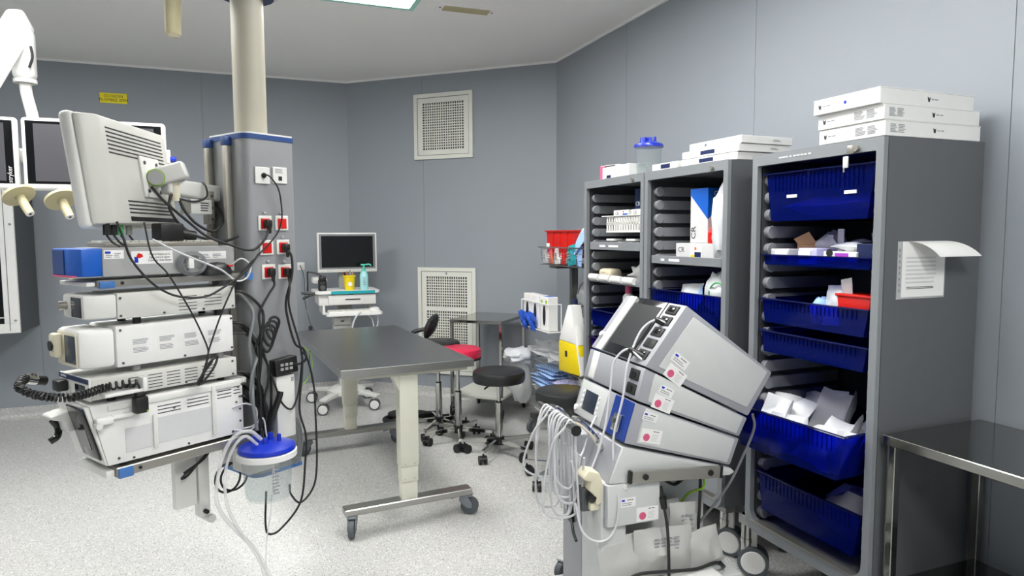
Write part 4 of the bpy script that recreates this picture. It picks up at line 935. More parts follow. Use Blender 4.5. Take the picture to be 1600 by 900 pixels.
c = thing('bottle', 'teal liquid bottle with dark blue cap behind the glove boxes', 'bottle', (2.16, 4.26, .875))
MB().lathe([(.04, 0), (.042, .01), (.042, .13), (.02, .17), (.016, .18)], n=20).build('bottle', 'teal', c); MB().cyl((0, 0, .18), (0, 0, .215), .019, n=16).build('cap', 'dark_blue', c); MB().lathe([(.0425, .03), (.0425, .1)], n=20).build('label_band', 'dark_blue', c)
c = thing('plastic_bag', 'clear crumpled plastic bag above the glove boxes', 'plastic bag', (2.33, 4.3, 1.0)); MB().blob((0, 0, .1), (.16, .34, .24), amp=.5, seed=9, flat=.8).build('film', 'clear_bag', c, 60)
MB().tube([(-.08, .1, .12), (-.09, 0, .2), (-.085, -.1, .16), (-.08, -.17, .05)], .006, n=6).build('seam', 'mid_grey', c)
c = thing('bottle', 'small bottle with red label at the right end of the middle basket', 'bottle', (2.14, 4.06, .875)); MB().lathe([(.03, 0), (.03, .09), (.012, .11), (.012, .13), (0, .13)], n=16).build('bottle', 'paper', c); MB().lathe([(.0305, .02), (.0305, .08)], n=16).build('label_band', 'red_plastic', c)
c = thing('packet', 'orange and clear packet low in the middle basket', 'packet', (2.13, 4.15, .875)); MB().blob((0, 0, .03), (.05, .1, .07), amp=.4, seed=12).build('wrap', 'orange', c, 60); MB().blob((0, .05, .05), (.05, .07, .1), amp=.4, seed=13).build('film', 'clear_bag', c, 60)
# lower basket
for k, (lb, mt, x, y, z, w_, h_, th) in enumerate([('white compress packs at the bottom of the lower wire basket', 'paper', 2.2, 4.62, .305, .5, .24, .07), ('blue folded drape pack in the lower wire basket', 'light_blue', 2.18, 4.7, .375, .36, .22, .09), ('lavender drape pack in the lower basket behind the stool', 'lavender', 2.17, 4.36, .31, .34, .2, .17), ('pale blue folded drape on top of the lower basket pile', 'light_blue', 2.18, 4.62, .47, .36, .22, .07), ('white folded paper drape on top of the lower basket pile', 'paper', 2.26, 4.56, .55, .4, .2, .035)]):
    c = thing('drape_pack', lb, 'drape pack', (x, y, z), 0, 'packs in the lower wire basket')
    for j in range(3): MB().pouch(w_*(1-.05*j), h_*(1-.04*j), th/2.6, T(.004*j, .01*j, th*(j+.55)/3.1) @ rotz(90+6*j-6), seed=k*5+j, amp=.3).build('fold', mt, c, 60)
for k, (lb, m1, m2, x, y) in enumerate([('small bottle with pink cap in the lower basket', 'pink', 'clear', 2.115, 4.21), ('small bottle with blue cap in the lower basket', 'royal', 'paper', 2.14, 4.1), ('small white tub in the lower basket beside the caps', 'paper', 'paper', 2.12, 4.04)]):
    c = thing('bottle', lb, 'bottle', (x, y, .5)); MB().cyl((0, 0, 0), (0, 0, .08), .03, n=16).build('body', m2, c); MB().cyl((0, 0, .08), (0, 0, .13), .03, .027, n=16).build('cap', m1, c)
c = thing('rubbish_bag', 'white translucent rubbish bag hung over the end of the lower basket', 'plastic bag', (2.02, 4.98, .2))
MB().blob((.02, .02, .18), (.2, .2, .42), amp=.3, seed=21).build('sack', 'clear_bag', c, 60); MB().blob((.0, .0, .375), (.24, .26, .12), amp=.5, fr=3, seed=22).build('fold', 'pouch', c, 60)
c = thing('plastic_bag', 'clear plastic film lying across the top of the lower basket', 'plastic bag', (2.2, 4.55, .6)); MB().blob((0, 0, .06), (.3, .75, .13), amp=.7, fr=3, seed=23).build('film', 'clear_bag', c, 60)
c = thing('waste_bag', 'tapered white bag with yellow lower half standing beside the grey cabinet', 'bag', (2.06, 4.05, .61))
MB().prism([(-.14, .0), (.2, -.02), (.2, .2), (-.1, .2)], 'x', -.035, .035, bev=.01).build('yellow_half', 'yellow', c)
MB().prism([(-.1, .2), (.2, .2), (.06, .46), (.01, .46)], 'x', -.034, .034, bev=.01).build('white_half', 'paper', c)
MB().prism([(-.14, .0), (-.155, .01), (.0, .46), (.012, .46)], 'x', -.037, .037).build('white_seam', 'paper', c); MB().bb((-.038, .06, .1), (-.034, .09, .14)).build('mark', 'ink', c)
# ------------------------------------------------------------------ three grey storage cabinets along the right wall
XF = 2.0; XB = 2.5; ZB = .28
runner_me = None
def cabinet(label, y0, y1, ztop, cas=None):
    global runner_me
    t = thing('storage_cabinet', label, 'cabinet', (2.25, (y0+y1)/2, 0)); h = (y1-y0)/2; a, b = XF-2.25, XB-2.25
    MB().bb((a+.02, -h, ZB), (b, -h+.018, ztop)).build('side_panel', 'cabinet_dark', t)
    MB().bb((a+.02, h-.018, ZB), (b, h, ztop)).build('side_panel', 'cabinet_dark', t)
    MB().bb((b-.012, -h+.018, ZB), (b, h-.018, ztop)).build('back_panel', 'cabinet_inside', t)
    MB().bb((a+.02, -h+.018, ztop-.02), (b-.012, h-.018, ztop)).build('top_panel', 'cabinet', t)
    MB().bb((a+.02, -h+.018, ZB), (b-.012, h-.018, ZB+.02)).build('bottom_panel', 'cabinet', t)
    # face frame with rounded lower corners
    out = rounded(-h, ZB-.02, h, ztop, .075, .075, .004, .004); inn = rounded(-h+.03, ZB+.03, h-.03, ztop-.045, .055, .055, .006, .006)
    n = len(out); vs = []; fs = []
    for x in (a, a+.022): vs += [(x, p, q) for p, q in out]+[(x, p, q) for p, q in inn]
    for i in range(n):
        j = (i+1) % n
        fs += [(i, j, n+j, n+i), (2*n+i, 3*n+i, 3*n+j, 2*n+j), (i, 2*n+i, 2*n+j, j), (n+i, n+j, 3*n+j, 3*n+i)]
    MB().add(vs, fs).build('face_frame', 'cabinet', t)
    # inner lining + runners on both sides
    for s in (-1, 1): MB().bb((a+.03, s*(h-.03)-.004, ZB+.04), (b-.015, s*(h-.03)+.004, ztop-.05)).build('runner_wall', 'cabinet_inside', t)
    if runner_me is None:
        m = MB(); prof = [(.03+.024*math.cos(R(q)), .024*math.sin(R(q))) for q in range(90, 271, 20)]+[(.43, -.024), (.43, .024)]
        m.prism(prof, 'y', -.022, 0)
        for k in (.028, .032): m.lathe([(.019 if k < .03 else .024, 0), (.022 if k < .03 else .027, .003), (.019 if k < .03 else .024, .006)], n=18, M=T(.03, -.022, 0) @ Matrix.Rotation(R(90), 4, 'X'))
        runner_me = m.mesh('runner', 'runner')
    n_ = int((ztop-.09-ZB-.07)/.0715)
    for s in (-1, 1):
        for i in range(n_+1):
            o = inst(runner_me, 'runner', t, (a+.03, s*(h-.034), ztop-.105-.0715*i))
            if s < 0: o.rotation_euler = (math.pi, 0, 0)
    for (x, y, yw) in cas or ((a+.07, h-.05, 138), (a+.1, -h+.06, 138), (b-.07, h-.06, 60), (b-.07, -h+.06, 60)):
        caster(t, x, y, ZB-.0, .068, .04, 'white_plastic', 'rubber_grey', 'pure_white', yaw=yw, stem=.024, off=.03, style='disc')
        MB(T(x, y, 0)).cyl((0, 0, .15), (0, 0, .17), .026, n=16).build('caster_collar', 'chrome', t)
    MB().bb((a+.05, -h+.03, ZB-.045), (a+.11, h+(.1 if cas and cas[0][1] > h else -.03), ZB), bev=.006).build('base_rail', 'lead_silver', t)
    MB().bb((b-.06, -h+.03, ZB-.045), (b-.02, h-.03, ZB), bev=.006).build('base_rail', 'lead_silver', t)
    MB().bb((a-.004, -h+.035, ZB+.028), (a+.03, h-.035, ZB+.034)).build('track', 'alu', t)
    lk = MB().cyl((a-.014, -h+.105, ztop-.03), (a, -h+.105, ztop-.03), .011, n=14).build('lock', 'alu', t)
    return t
C3 = cabinet('tall grey cabinet nearest the camera with blue trays and a paper on its side', 1.665, 2.295, 1.875, ((-.175, .385, 138), (-.15, -.25, 138), (.18, .25, 60), (.18, -.25, 60)))
C2 = cabinet('middle grey cabinet with a white and blue box on its shelf', 2.452, 3.125, 1.88, ((-.15, .27, 138), (-.13, -.22, 120), (.18, .27, 60), (.18, -.27, 60)))
C1 = cabinet('farthest grey cabinet with a white basket inside and a suction canister on top', 3.135, 3.82, 1.88)
k = MB().box((-.262, -.19, 1.842), (.004, .028, .03), bev=.002).build('key_tag', 'alu', C3); MB().box((-.266, -.175, 1.80), (.005, .022, .04), bev=.002).build('key_tag', 'paper_grey', C3); MB().bb((-.268, -.172, 1.765), (-.265, -.166, 1.785)).build('key', 'alu', C3)
m = MB(); prints(m, .17, .014, 1, axes((-.2505, .08, 1.852), (0, -1, 0), (0, 0, 1)), 9, .6, 2); m.build('maker_print', 'paper_grey', C3)['kind'] = 'stuff'
def tray(label, yc, z0, z1, x0, hw, dark=False, lip=True):
    """open-topped translucent blue tray, front at x0, floor at z0"""
    t = thing('storage_tray', label, 'tray', (x0+.2, yc, z0), 0, 'blue plastic trays'); h = z1-z0; a = -.2; b = .2
    e = min(.03, h*.2)
    MB().prism([(-hw+e, 0), (hw-e, 0), (hw, h), (-hw, h)], 'x', a, a+.004).build('front', 'tray_blue', t)
    MB().prism([(-hw+e, 0), (hw-e, 0), (hw, h), (-hw, h)], 'x', b-.004, b).build('back', 'tray_blue', t)
    for s in (-1, 1): MB().prism([(s*(hw-e), 0), (s*(hw-e-.004), 0), (s*(hw-.004), h), (s*hw, h)], 'x', a+.004, b-.004).build('side', 'tray_blue', t)
    MB().bb((a+.004, -hw+e, 0), (b-.004, hw-e, .004)).build('bottom', 'tray_blue', t)
    if lip:
        m = MB()
        for lo, hi in (((a-.012, -hw-.01, h), (a+.006, hw+.01, h+.006)), ((b-.006, -hw-.01, h), (b+.01, hw+.01, h+.006)), ((a+.006, -hw-.01, h), (b-.006, -hw+.006, h+.006)), ((a+.006, hw-.006, h), (b-.006, hw+.01, h+.006))): m.bb(lo, hi, bev=.002, seg=1)
        m.build('rim', 'tray_lip', t)
        if h > .06:
            rb = MB().bb((a-.004, -.0012, h*.62), (a, .0012, h-.004)).mesh('rib', 'tray_blue')
            for i in range(22): inst(rb, 'rib', t, (0, -hw+.05+(2*hw-.1)*i/21, 0))
    return t
Y3 = 1.98; HW = .262
t1 = tray('deep dark blue tray at the top of the nearest cabinet with two white tags', Y3, 1.6, 1.79, 2.03, HW)
for y in (.12, -.16): MB().bb((-.2035, y-.026, .092), (-.2, y+.026, .104)).build('tag', 'paper', t1)
c = thing('blue_pack', 'bright blue folded drape inside the top tray of the nearest cabinet', 'drape', (2.21, Y3-.02, 1.606)); MB().pouch(.46, .3, .08, T(0, 0, .05) @ rotz(90), seed=41, amp=.4).build('drape', 'bag_blue', c, 60)
tray('shallow blue tray holding small boxes in the nearest cabinet', Y3, 1.42, 1.458, 2.025, HW)
t3 = tray('blue tray with a red box inside in the nearest cabinet', Y3, 1.18, 1.275, 2.02, HW)
tray('empty looking bright blue tray above the pulled out one', Y3, 1.055, 1.14, 2.02, HW)
t5 = tray('large royal blue tray pulled out and filled with white pouches', Y3, .675, .835, 1.90, HW)
t5.rotation_euler = (0, 0, R(3))
tray('deep dark blue tray at the bottom of the nearest cabinet', Y3, .37, .53, 2.02, HW)
def simple_box(name, label, cat, loc, d, m, rz=0, group=None, bev=.002):
    c = thing(name, label, cat, loc, rz, group); MB().bb((-d[0]/2, -d[1]/2, 0), (d[0]/2, d[1]/2, d[2]), bev=bev, seg=1).build('carton', m, c); return c
# shallow tray contents
zt = 1.426
c = simple_box('small_box', 'small grey box with white lid label, leftmost in the shallow tray', 'box', (2.09, 2.17, zt), (.1, .1, .06), 'paper_grey'); MB().bb((-.055, -.045, .03), (-.05, .02, .055)).build('label', 'paper', c)
c = simple_box('small_box', 'open tan cardboard box with raised flap in the shallow tray', 'box', (2.19, 2.14, zt), (.09, .09, .08), 'card', 10); MB().prism([(-.05, .08), (.04, .08), (.06, .1), (-.01, .13)], 'x', -.048, -.045).build('flap', 'card', c)
c = simple_box('small_box', 'pale box with white label in the middle of the shallow tray', 'box', (2.1, 2.03, zt), (.1, .1, .065), 'lavender', -4); MB().bb((-.055, -.02, .03), (-.05, .045, .055)).build('label', 'paper', c)
c = thing('paper_pack', 'crumpled grey wrapping with upright white card in the shallow tray', 'wrapping', (2.2, 2.02, zt)); MB().blob((0, .03, .07), (.1, .13, .12), amp=.4, seed=51).build('wrap', 'paper_grey', c, 60); MB().bb((-.03, -.05, .0), (-.025, -.02, .14)).build('card', 'paper', c)
c = simple_box('glove_box', 'white and purple printed box in the shallow tray', 'box', (2.1, 1.87, zt), (.12, .15, .055), 'paper'); MB().bb((-.0612, -.04, .015), (-.06, .02, .05)).build('print', 'magenta', c); MB().lathe([(0, 0), (.015, 0), (.015, .002), (0, .002)], n=14, M=axes((-.0602, .045, .05), (0, -1, 0), (0, 0, 1))).build('opening', 'dark', c)
c = thing('packet', 'loose dark and white packets lying on the purple printed box', 'packet', (2.12, 1.88, zt+.057)); MB().pouch(.15, .09, .03, T(0, 0, .016) @ rotz(80), seed=52, amp=.5).build('wrap', 'pouch', c, 60); MB().pouch(.1, .06, .02, T(.02, -.02, .034) @ rotz(60), seed=53).build('wrap', 'mid_grey', c, 60)
c = simple_box('small_box', 'dark navy box at the right end of the shallow tray', 'box', (2.11, 1.76, zt), (.12, .09, .085), 'dark_blue'); MB().cyl((-.01, .0, .085), (-.02, .0, .125), .014, n=12).build('stopper', 'mid_grey', c)
# third tray
c = thing('packet', 'white crumpled sterile packet sticking up in the tray with the red box', 'packet', (2.09, 1.92, 1.19)); MB().pouch(.11, .16, .05, axes((0, 0, .085), (0, -1, .1), (.3, .1, 1)), seed=55, amp=.6).build('wrap', 'pouch', c, 60); MB().pouch(.05, .1, .01, axes((.0, -.045, .14), (0, -1, .2), (.1, -.2, 1)), seed=56).build('tab', 'paper', c, 60)
c = thing('packet', 'small blue packet left of the white packet in the same tray', 'packet', (2.1, 2.0, 1.19)); MB().blob((0, 0, .055), (.08, .09, .11), amp=.3, seed=57).build('wrap', 'light_blue', c, 60)
c = thing('sharps_box', 'red plastic box in the third blue tray of the nearest cabinet', 'box', (2.12, 1.82, 1.19)); MB().prism([(-.06, 0), (.06, 0), (.075, .13), (-.075, .13)], 'x', -.06, .06, bev=.006).build('body', 'red_plastic', c); MB().bb((-.065, -.08, .125), (.065, .08, .135), bev=.003).build('rim', 'red_plastic', c)
c = thing('plastic_bag', 'clear flat bag standing right of the red box', 'plastic bag', (2.11, 1.735, 1.19)); MB().pouch(.07, .2, .02, axes((0, 0, .1), (.3, -1, 0), (0, -.3, 1)), seed=58, amp=.5).build('film', 'clear_bag', c, 60)
# pouches in the pulled out tray
rd = random.Random(11)
t5i = (T(*t5.location) @ rotz(3)).inverted()
pl = [(2.04, 2.19, 0), (2.0, 2.11, 8), (2.05, 2.14, -15), (2.1, 2.2, 20), (2.2, 2.16, 5), (2.22, 2.08, -10), (2.22, 2.0, 12), (2.22, 1.9, -8), (1.99, 2.0, 25), (2.0, 1.94, 30), (1.98, 1.88, 18), (2.06, 1.84, 30), (1.98, 1.79, -5), (2.06, 1.75, 10)]
desc = ['leftmost', 'second from the left', 'curled one behind the left pair', 'one against the left rear', 'first of the rear row', 'second of the rear row', 'third of the rear row', 'last of the rear row', 'slanted one left of the middle', 'folded one in the middle', 'wide slanted one right of the middle', 'long pointed one at the back right', 'rolled one in the right front corner', 'rightmost']
for k, (x, y, rz) in enumerate(pl):
    c = thing('sterile_pouch', 'white sterile pouch in the pulled out tray, '+desc[k], 'pouch', (x, y, .682), rz, 'white sterile pouches in the pulled out tray')
    up = Vector((rd.uniform(.1, .6), rd.uniform(-1.4, -.4), 1)); wd = Vector((rd.uniform(-.9, .0), -1, rd.uniform(-.05, .35)))
    hh = rd.uniform(.2, .25) if k < 8 else rd.uniform(.16, .2)
    pm = MB(); pm.pouch(rd.uniform(.14, .19), hh, .04, axes((0, 0, hh*.42), wd, up), seed=60+k, amp=.8, nx=14, ny=9, bend=.3*rd.uniform(-1, 1))
    Q = t5i @ T(*c.location) @ Matrix.Rotation(R(rz), 4, 'Z'); Qi = Q.inverted()
    for i_, v_ in enumerate(pm.v):          # keep the pouch inside the tray walls
        p_ = Q @ v_; hw_ = .222+.03*min(1, max(0, p_.z)/.16)
        p_.x = min(.185, max(-.19, p_.x)); p_.y = min(hw_, max(-hw_, p_.y)); p_.z = max(.008, p_.z); pm.v[i_] = Qi @ p_
    pm.build('wrap', 'pouch' if k % 3 else 'paper_grey', c, 60)
c = thing('plastic_bag', 'crumpled clear bag lying in the bottom tray', 'plastic bag', (2.2, 1.86, .38)); MB().blob((0, 0, .07), (.3, .3, .2), amp=.4, fr=3, seed=81, flat=.7).build('film', 'clear_bag', c, 60)
# paper in sleeve on the cabinet side
c = thing('paper_sheet', 'curled paper in a clear sleeve taped to the side of the nearest cabinet', 'paper', (2.2, 1.665, 1.32))
MB().bb((-.118, -.003, 0), (.118, -.0005, .2)).build('sleeve', 'clear_bag', c)
MB().bb((-.098, -.0045, .006), (.112, -.0032, .2)).build('sheet', 'paper', c)
vs = []; fs = []
for j in range(9):
    a = R(100*j/8); r = .045
    for i in range(2):
        xx = (-.075, .115)[i]; vs.append((xx+j*.008+(.02 if i else .0)*j/8, -.004-r*(math.sin(a))*.9-.004*j, .2-(r*(1-math.cos(a)))*1.0+.0))
for j in range(8): fs.append((2*j, 2*j+1, 2*j+3, 2*j+2))
f_ = MB().add([(x, y, z) for x, y, z in vs]+[(x, y-.0006, z+.0006) for x, y, z in vs], fs+[tuple(18+q for q in f) for f in fs]).build('curled_sheet', 'paper', c, 80)
m = MB(); prints(m, .17, .1, 7, axes((.005, -.0047, .1), (1, 0, 0), (0, 0, 1)), 1, .9, 3, .0004); m.build('print', 'paper_grey', c)['kind'] = 'stuff'
m = MB(); prints(m, .15, .01, 2, axes((.0, -.0047, .038), (1, 0, 0), (0, 0, 1)), 1, .9, 5, .0004); m.build('print', 'ink', c)['kind'] = 'stuff'
hm = MB().box((0, 0, 0), (.006, .001, .009)).mesh('punch_hole', 'mid_grey')
for i in range(8): inst(hm, 'punch_hole', c, (-.109, -.0035, .03+.02*i))
# boxes on top of the nearest cabinet
zz = 1.876
for k, (x, y, rz, lb) in enumerate([(2.235, 1.783, 0, 'bottom'), (2.23, 1.785, 0, 'middle'), (2.215, 1.795, .8, 'top')]):
    c = thing('white_carton', 'flat white carton on the nearest cabinet, '+lb+' of the stack of three', 'carton', (x, y, zz+.054*k), rz, 'flat white cartons on the nearest cabinet')
    MB().bb((-.235, -.12, 0), (.235, .16, .052), bev=.0015, seg=1).build('carton', 'pure_white', c)
    MB().bb((-.236, -.121, .05), (.236, .161, .0535), bev=.001, seg=1).build('lid', 'white_plastic', c)
    Fs = axes((0, -.1205, .026), (1, 0, 0), (0, 0, 1)); Ff = axes((-.2355, .02, .026), (0, -1, 0), (0, 0, 1))
    lg = MB(Fs).prism([(-.004, -.008), (.004, -.008), (.006, .008), (0, .004), (-.008, .009)], 'z', 0, .0006).build('logo', 'ink', c); m = MB(Fs); prints(m, .035, .008, 1, T(.03, .001, 0), 2); m.build('print', 'ink_grey', c)['kind'] = 'stuff'
    MB(Ff).prism([(-.114, -.008), (-.106, -.008), (-.104, .008), (-.11, .004), (-.118, .009)], 'z', 0, .0006).build('logo', 'ink', c); m = MB(Ff); prints(m, .035, .008, 1, T(-.08, .001, 0), 2); m.build('print', 'ink_grey', c)['kind'] = 'stuff'
    if k < 2:
        m = MB(Fs); prints(m, .075, .03, 6, T(-.175, 0, 0), 2, .6, 3); m.build('print', 'ink_grey', c)['kind'] = 'stuff'
        m = MB(Ff); prints(m, .1, .03, 6, T(.07, 0, 0), 2, .6, 4); m.build('print', 'ink_grey', c)['kind'] = 'stuff'
    else: MB(Ff).cyl((0, 0, 0), (0, 0, .0006), .006, n=12).build('seal', 'royal', c)
# boxes and jar on the other cabinets
for k, (x, y, z, d, lb) in enumerate([(2.19, 2.655, 1.881, (.3, .4, .034), 'lower'), (2.19, 2.645, 1.917, (.3, .4, .034), 'middle'), (2.2, 2.62, 1.953, (.3, .36, .034), 'top')]):
    c = thing('white_carton', 'flat white carton on the middle cabinet, '+lb+' of its pile', 'carton', (x, y, z), 2, 'flat white cartons on the middle cabinet')
    MB().bb((-d[0]/2, -d[1]/2, 0), (d[0]/2, d[1]/2, d[2]), bev=.0015, seg=1).build('carton', 'pure_white', c)
    Ff = axes((-d[0]/2-.0005, 0, d[2]/2), (0, -1, 0), (0, 0, 1))
    if k < 2: MB(Ff).bb((-.06, -.008, 0), (.04, .01, .0006)).build('print', 'dark_blue', c)
    else: MB(Ff).cyl((-.06, 0, 0), (-.06, 0, .0006), .008, n=10).build('print', 'mid_grey', c)
    m = MB(axes((.06, -d[1]/2-.0005, d[2]/2), (1, 0, 0), (0, 0, 1))); prints(m, .05, .01, 2, T(0, 0, 0), 1); m.build('print', 'ink_grey', c)['kind'] = 'stuff'
c = simple_box('white_carton', 'single flat white carton with blue mark left of the carton pile', 'carton', (2.13, 2.99, 1.881), (.2, .22, .036), 'pure_white', 1); MB(axes((-.1005, 0, .018), (0, -1, 0), (0, 0, 1))).bb((-.03, -.01, 0), (.05, .012, .0006)).build('print', 'dark_blue', c)
c = simple_box('white_carton', 'white carton with pink printed end on the farthest cabinet', 'carton', (2.15, 3.62, 1.881), (.2, .16, .085), 'pure_white', 14); MB(axes((-.1005, 0, .042), (0, -1, 0), (0, 0, 1))).bb((-.08, -.04, 0), (-.04, .04, .0006)).build('print', 'pink', c); MB(axes((-.1006, 0, .042), (0, -1, 0), (0, 0, 1))).bb((-.04, .015, 0), (.05, .04, .0006)).build('print', 'ink', c)
c = simple_box('white_carton', 'low white carton with blue print in front of the pink one', 'carton', (2.09, 3.49, 1.881), (.12, .3, .07), 'pure_white', 0); MB(axes((-.0605, .07, .035), (0, -1, 0), (0, 0, 1))).bb((-.03, -.03, 0), (.02, -.014, .0006)).build('print', 'dark_blue', c); MB(axes((-.0605, .07, .035), (0, -1, 0), (0, 0, 1))).bb((-.008, -.01, 0), (-.002, .025, .0006)).build('print', 'light_blue', c)
suction_jar('empty clear canister with blue lid standing on top of the farthest cabinet', (2.11, 3.26, 1.881), .078, .155)
# middle cabinet contents (shelves are lift-out trays)
def shelf_tray(label, yc, z0, z1, hw, x0=2.02, tags=()):
    t = thing('shelf_tray', label, 'shelf', (x0+.2, yc, z0), 0, 'grey shelves in the cabinets'); h = z1-z0
    MB().bb((-.2, -hw, 0), (.2, hw, .006)).build('bottom', 'cabinet', t)
    MB().bb((-.206, -hw, 0), (-.2, hw, h), bev=.002, seg=1).build('front_lip', 'cabinet', t)
    for s in (-1, 1): MB().bb((-.2, s*hw-.003, .006), (.2, s*hw+.003, h)).build('side_lip', 'cabinet', t)
    for y, w_ in tags: MB().bb((-.2075, y-w_/2, h*.5-.006), (-.206, y+w_/2, h*.5+.006)).build('tag', 'paper', t)
    return t
Y2 = 2.7885; Y1 = 3.4775
shelf_tray('grey shelf with two white tags in the middle cabinet', Y2, 1.395, 1.437, .285, tags=((.18, .03), (.08, .09)))
def cr_logo(parent, F, s, m): text('CR', s, F, m, parent, 'logo', sx=1.1)
c = thing('supply_box', 'tall white box with blue triangle and CR logo in the middle cabinet', 'box', (2.13, 2.74, 1.505))
rz = 6; c.rotation_euler = (0, 0, R(rz))
MB().bb((-.07, -.06, 0), (.13, .06, .265), bev=.0015, seg=1).build('carton', 'paper_grey', c)
MB().prism([(-.06, .265), (.06, .265), (.06, .235), (-.06, .115)], 'x', -.0708, -.0698).build('blue_corner', 'blue', c, label='blue triangular print')
MB().prism([(-.07, .265), (.13, .265), (.1, .245), (-.07, .115)], 'y', -.0608, -.0598).build('blue_corner', 'blue', c, label='blue triangular print')
cr_logo(c, axes((-.01, -.0612, .238), (1, 0, 0), (0, 0, 1)), .034, 'paper'); cr_logo(c, axes((-.0712, .035, .05), (0, 0, 1), (0, 1, 0)), .045, 'ink')
c = thing('supply_box', 'low pale box with CR logo under the tall blue and white box', 'box', (2.13, 2.75, 1.405)); MB().bb((-.09, -.17, 0), (.09, .14, .098), bev=.0015, seg=1).build('carton', 'paper_grey', c)
Ff = axes((-.0905, .0, .05), (0, -1, 0), (0, 0, 1)); cr_logo(c, Ff @ T(-.095, .015, 0), .036, 'ink')
MB(Ff).bb((-.02, -.03, 0), (.07, .04, .0006)).build('label', 'paper', c); MB(Ff).bb((-.015, -.022, 0), (.02, -.008, .001)).build('print', 'yellow', c); MB(Ff).bb((.015, -.022, 0), (.065, .006, .001)).build('print', 'dark_blue', c); MB(Ff).bb((.015, .015, 0), (.03, .03, .001)).build('print', 'orange', c)
c = thing('red_bottle', 'red container half behind the white bag in the middle cabinet', 'container', (2.1, 2.63, 1.405)); MB().lathe([(.05, 0), (.052, .06), (.052, .15), (.03, .18), (0, .18)], n=20).build('body', 'red_plastic', c); MB().cyl((0, 0, .18), (0, 0, .2), .02, n=12).build('cap', 'red_plastic', c)
c = thing('paper_bag', 'tall white crumpled bag at the right side of the middle cabinet', 'bag', (2.05, 2.545, 1.405)); MB().blob((0, 0, .17), (.08, .12, .36), amp=.35, fr=3, seed=91, flat=.95).build('bag', 'pouch', c, 60); MB().pouch(.1, .05, .012, axes((0, .05, .01), (0, -1, 0), (1, 0, .1)), seed=92).build('flap', 'paper', c, 60)
tray('deep blue tray with white packs in the middle cabinet', Y2, 1.04, 1.255, 2.015, .285)
c = thing('packet', 'clump of white packs at the right of the middle blue tray', 'packet', (2.1, 2.6, 1.16)); MB().blob((0, 0, .1), (.12, .2, .22), amp=.35, fr=2.5, seed=93).build('wrap', 'pouch', c, 60); MB().tube([(-.06+.0, -.04+.06*math.cos(a), .1+.06*math.sin(a)) for a in [R(10*i) for i in range(0, 19)]], .004, n=6, k=0).build('green_ring', 'green', c)
c = thing('packet', 'white folded packs at the left of the middle blue tray', 'packet', (2.1, 2.85, 1.14)); MB().pouch(.18, .14, .05, axes((0, 0, .09), (0, -1, .1), (.4, 0, 1)), seed=94, amp=.6).build('wrap', 'pouch', c, 60); MB().pouch(.1, .1, .02, axes((0, -.06, .09), (0, -1, .6), (.4, .3, 1)), seed=95, amp=.5).build('wrap', 'light_blue', c, 60)
# farthest cabinet contents
shelf_tray('grey shelf with two white tags in the farthest cabinet', Y1, 1.455, 1.503, .29, tags=((.13, .07), (.0, .11)))
c = thing('plastic_basket', 'white slotted plastic basket in the farthest cabinet', 'basket', (2.16, 3.38, 1.56))
MB().bb((-.12, -.2, 0), (.12, .2, .005)).build('bottom', 'white_plastic', c)
m = MB(); bsk = []
for z0, z1 in ((0, .012), (.045, .06), (.088, .1)):
    for lo, hi in (((-.13, -.21, z0), (-.125, .21, z1)), ((.125, -.21, z0), (.13, .21, z1)), ((-.125, -.21, z0), (.125, -.205, z1)), ((-.125, .205, z0), (.125, .21, z1))): MB().bb(lo, hi).build('band', 'white_plastic', c)
sm2 = MB().bb((-.13, -.006, .012), (-.125, .006, .09)).mesh('slat', 'white_plastic')
for i in range(15): inst(sm2, 'slat', c, (0, -.2+.4*i/14, 0))
MB().bb((-.14, -.22, .095), (-.125, .25, .1)).build('rim', 'white_plastic', c)
for k, (y, lb) in enumerate(((3.47, 'white box with CR logo and colour label, left in the white basket'), (3.27, 'white box with CR logo, right in the white basket'))):
    c = thing('supply_box', lb, 'box', (2.15, y, 1.566)); MB().bb((-.09, -.085, 0), (.09, .085, .125), bev=.0015, seg=1).build('carton', 'paper', c)
    Ff = axes((-.0905, .0, .105), (0, -1, 0), (0, 0, 1)); cr_logo(c, Ff @ T(-.045, 0, 0), .028, 'ink'); MB(Ff).bb((.02, -.012, 0), (.075, .0, .0008)).build('print', 'blue', c); MB(Ff).bb((.02, .004, 0), (.035, .014, .0008)).build('print', 'orange', c)
c = thing('supply_box', 'navy blue box with CR logo and yellow label standing in the farthest cabinet', 'box', (2.16, 3.28, 1.694)); MB().bb((-.05, -.13, 0), (.05, .12, .118), bev=.0015, seg=1).build('carton', 'dark_blue', c)
Ff = axes((-.0505, .0, .03), (0, -1, 0), (0, 0, 1)); cr_logo(c, Ff @ T(-.085, .0, 0), .034, 'paper'); MB(Ff).bb((-.03, .03, 0), (.07, .08, .0008)).build('label', 'paper', c); MB(Ff).bb((-.03, .035, 0), (.0, .05, .001)).build('print', 'yellow', c)
for k, (y, lb) in enumerate(((3.56, 'flat white pack at the left on the tagged shelf of the farthest cabinet'), (3.33, 'flat white bundle at the right on the tagged shelf of the farthest cabinet'))):
    c = thing('packet', lb, 'packet', (2.12, y, 1.462)); MB().pouch(.2, .14, .05, T(0, 0, .03) @ rotz(90), seed=97+k).build('wrap', 'pouch', c, 60); MB().box((-.05, 0, .055), (.06, .09, .012)).build('sheet', 'paper', c)
t = shelf_tray('grey shelf with four white roll labels in the farthest cabinet', Y1, 1.255, 1.29, .29)
hmesh = MB().cyl((-.212, -.055, .03), (-.212, .055, .03), .021, n=14).mesh('roll_label', 'pure_white')
for i in range(4): inst(hmesh, 'roll_label', t, (0, .21-.135*i, 0))
